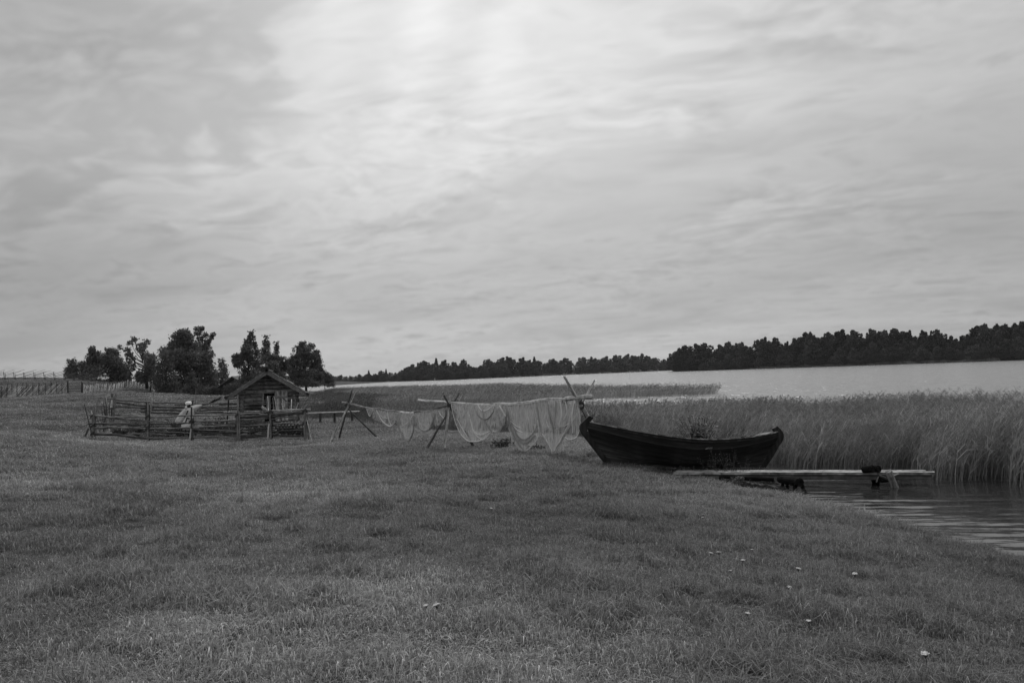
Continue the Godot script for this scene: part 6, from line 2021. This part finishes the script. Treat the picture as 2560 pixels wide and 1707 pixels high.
func flowers() -> void:
	var proto: Node3D = null
	for q in [[Vector3(2.56, 0.47, -11.18), "near the bank, left of the water's corner"], [Vector3(5.45, 0.10, -11.88), "farthest right, close to the water"], [Vector3(2.10, 0.69, -7.61), "upper one of the right pair in mid meadow"], [Vector3(1.85, 0.74, -7.09), "lower one of the right pair in mid meadow"], [Vector3(3.07, 0.57, -7.40), "largest on the right, well below the water's edge"], [Vector3(2.53, 0.64, -7.38), "faint, between the pair and the largest"], [Vector3(2.14, 0.74, -6.48), "faint and low, below the pair"],
			[Vector3(1.52, 0.86, -5.47), "bright, lower right quarter of the meadow"], [Vector3(1.90, 0.83, -5.37), "beside the bright one, to its right"], [Vector3(2.30, 0.83, -4.64), "small, at the bottom right"], [Vector3(1.20, 0.93, -4.29), "at the very bottom edge, right of the middle"], [Vector3(4.91, 0.20, -10.41), "faint, just below the bank's grass edge"], [Vector3(1.88, 0.69, -7.98), "tiny, left above the pair"], [Vector3(1.95, 0.69, -7.90), "tiny, beside its twin left of the pair"], [Vector3(2.44, 0.60, -8.49), "tiny, straight above the pair"],
			[Vector3(-0.37, 0.77, -10.67), "alone in the middle of the meadow"], [Vector3(-0.66, 0.98, -5.53), "left of two at the lower middle"], [Vector3(-0.56, 0.98, -5.45), "right of two at the lower middle"], [Vector3(2.52, 0.49, -10.97), "close under the one near the bank"], [Vector3(0.94, 0.51, -14.95), "small, below the fourth net"], [Vector3(-5.04, 0.41, -29.26), "at the right foot of the left trestle"], [Vector3(-4.75, 0.41, -28.69), "just right of the left trestle's foot"], [Vector3(-3.66, 0.45, -26.20), "beneath the first net"]]:
		var o: Node3D
		if proto == null:
			o = thing("yarrow_flower", "", "flower", q[0], 0.0, "white yarrow heads scattered in the meadow")
			proto = o
			var st := Shape.new()
			st.tube([Vector3(0, -0.03, 0), Vector3(0.01, 0.07, 0), Vector3(0, 0.13, 0)], [0.003, 0.003, 0.002], 5)
			var hd := Shape.new()
			for k in 16:
				var a := k * 2.399
				var r := 0.009 * sqrt(k)
				var p := Vector3(cos(a) * r, 0.135 + rnd(-0.003, 0.004), sin(a) * r)
				st.tube([Vector3(0.004, 0.085, 0), p], [0.0015, 0.001], 4)
				hd.blob(p, Vector3(0.0095, 0.005, 0.0095), 4, 7)
			put("stem", st, M.bark, o)
			put("flower_head", hd, M.petal, o)
		else:
			o = proto.duplicate()
			o.name = numbered("yarrow_flower")
			add_child(o)
			o.position = q[0]
		o.set_meta("label", "white flower head " + q[1])
		o.scale = Vector3.ONE * rnd(0.4, 0.65)
		o.rotation = Vector3(rnd(-0.2, 0.2), rnd(0, TAU), rnd(-0.2, 0.2))

func gull(label: String, at: Vector3, turn: float, flying: bool) -> void:
	var o := thing("gull", label, "bird", at, turn)
	var b := Shape.new()
	b.blob(Vector3(0, 0.085, 0), Vector3(0.058, 0.062, 0.13), 8, 10)
	b.blob(Vector3(0, 0.15, 0.095), Vector3(0.038, 0.04, 0.042), 6, 8)
	put("body", b, M.white, o)
	var k := Shape.new()
	k.tube([Vector3(0, 0.148, 0.13), Vector3(0, 0.14, 0.17)], [0.01, 0.003], 5)
	put("beak", k, M.bark, o)
	var w := Shape.new()
	for sx in [-1.0, 1.0]:
		if flying:
			w.quad(Vector3(sx * 0.04, 0.1, 0.07), Vector3(sx * 0.24, 0.17, 0.05), Vector3(sx * 0.24, 0.17, -0.05), Vector3(sx * 0.04, 0.1, -0.08))
			w.quad(Vector3(sx * 0.24, 0.17, 0.05), Vector3(sx * 0.46, 0.12, -0.05), Vector3(sx * 0.45, 0.12, -0.08), Vector3(sx * 0.24, 0.17, -0.05))
		else:
			w.blob(Vector3(sx * 0.05, 0.095, -0.05), Vector3(0.016, 0.045, 0.14), 6, 8)
	put("wings", w, surface(0.5, 0.8), o)
	if not flying:
		var l := Shape.new()
		for sx in [-0.02, 0.02]:
			l.tube([Vector3(sx, 0.05, 0), Vector3(sx, 0.0, 0.005)], [0.005, 0.005], 5)
		put("legs", l, M.bark, o)

func small_things() -> void:
	gull("small white gull perched on the hut's chimney, left of the ridge", Vector3(-12.74, 3.44, -40.60) - Vector3(0, 0.03, 0), 1.1, false)
	gull("small white gull standing on the front end of the hut's ridge", Vector3(-12.11, 3.33, -39.20) - Vector3(0, 0.03, 0), 0.3, false)
	gull("white gull in flight before the dark trees above the hut's right roof", Vector3(-17.81, 4.22, -62.00), 0.4, true)
	var m := put("marker_pole", rod(Vector3(0, -0.8, 0), Vector3(0.03, 2.05, 0), 0.055, 0.045, 0.0, 8), M.white)
	m.position = Vector3(37.21, 0.00, -255.49)
	tag(m, "thin white marker pole standing alone in the open lake", "pole")
	var m2 := put("marker_pole", rod(Vector3(0, -0.8, 0), Vector3(0, 1.9, 0), 0.1, 0.09, 0.0, 8), M.white)
	m2.position = Vector3(-51.30, 0.24, -520.00)
	m2.position.y = 0.0
	tag(m2, "tiny white post at the foot of the far middle wood", "pole")
	# the trodden path on the left hill
	var s := Shape.new()
	var line := [Vector2(-47.27, 61.00), Vector2(-40.60, 63.00), Vector2(-38.56, 65.00), Vector2(-36.67, 70.00), Vector2(-38.29, 80.00)]
	for k in 81:
		var p := lerp_line(line, k / 80.0)
		var q := lerp_line(line, minf(1.0, k / 80.0 + 0.01))
		var e := lerp_line(line, maxf(0.0, k / 80.0 - 0.01))
		var n := (q - e).normalized().orthogonal() * 0.26 * (1.0 + 0.25 * bumps.get_noise_1d(k * 9.0))
		for sgn in [-1.0, 1.0]:
			s.vert(on_ground(p.x + n.x * sgn, p.y + n.y * sgn, 0.045), Vector3.UP)
	for k in 80:
		s.face(k * 2, k * 2 + 1, k * 2 + 3); s.face(k * 2, k * 2 + 3, k * 2 + 2)
	tag(put("path", s, surface(0.2, 0.95)), "trodden path along the left hill", "", "", "structure")
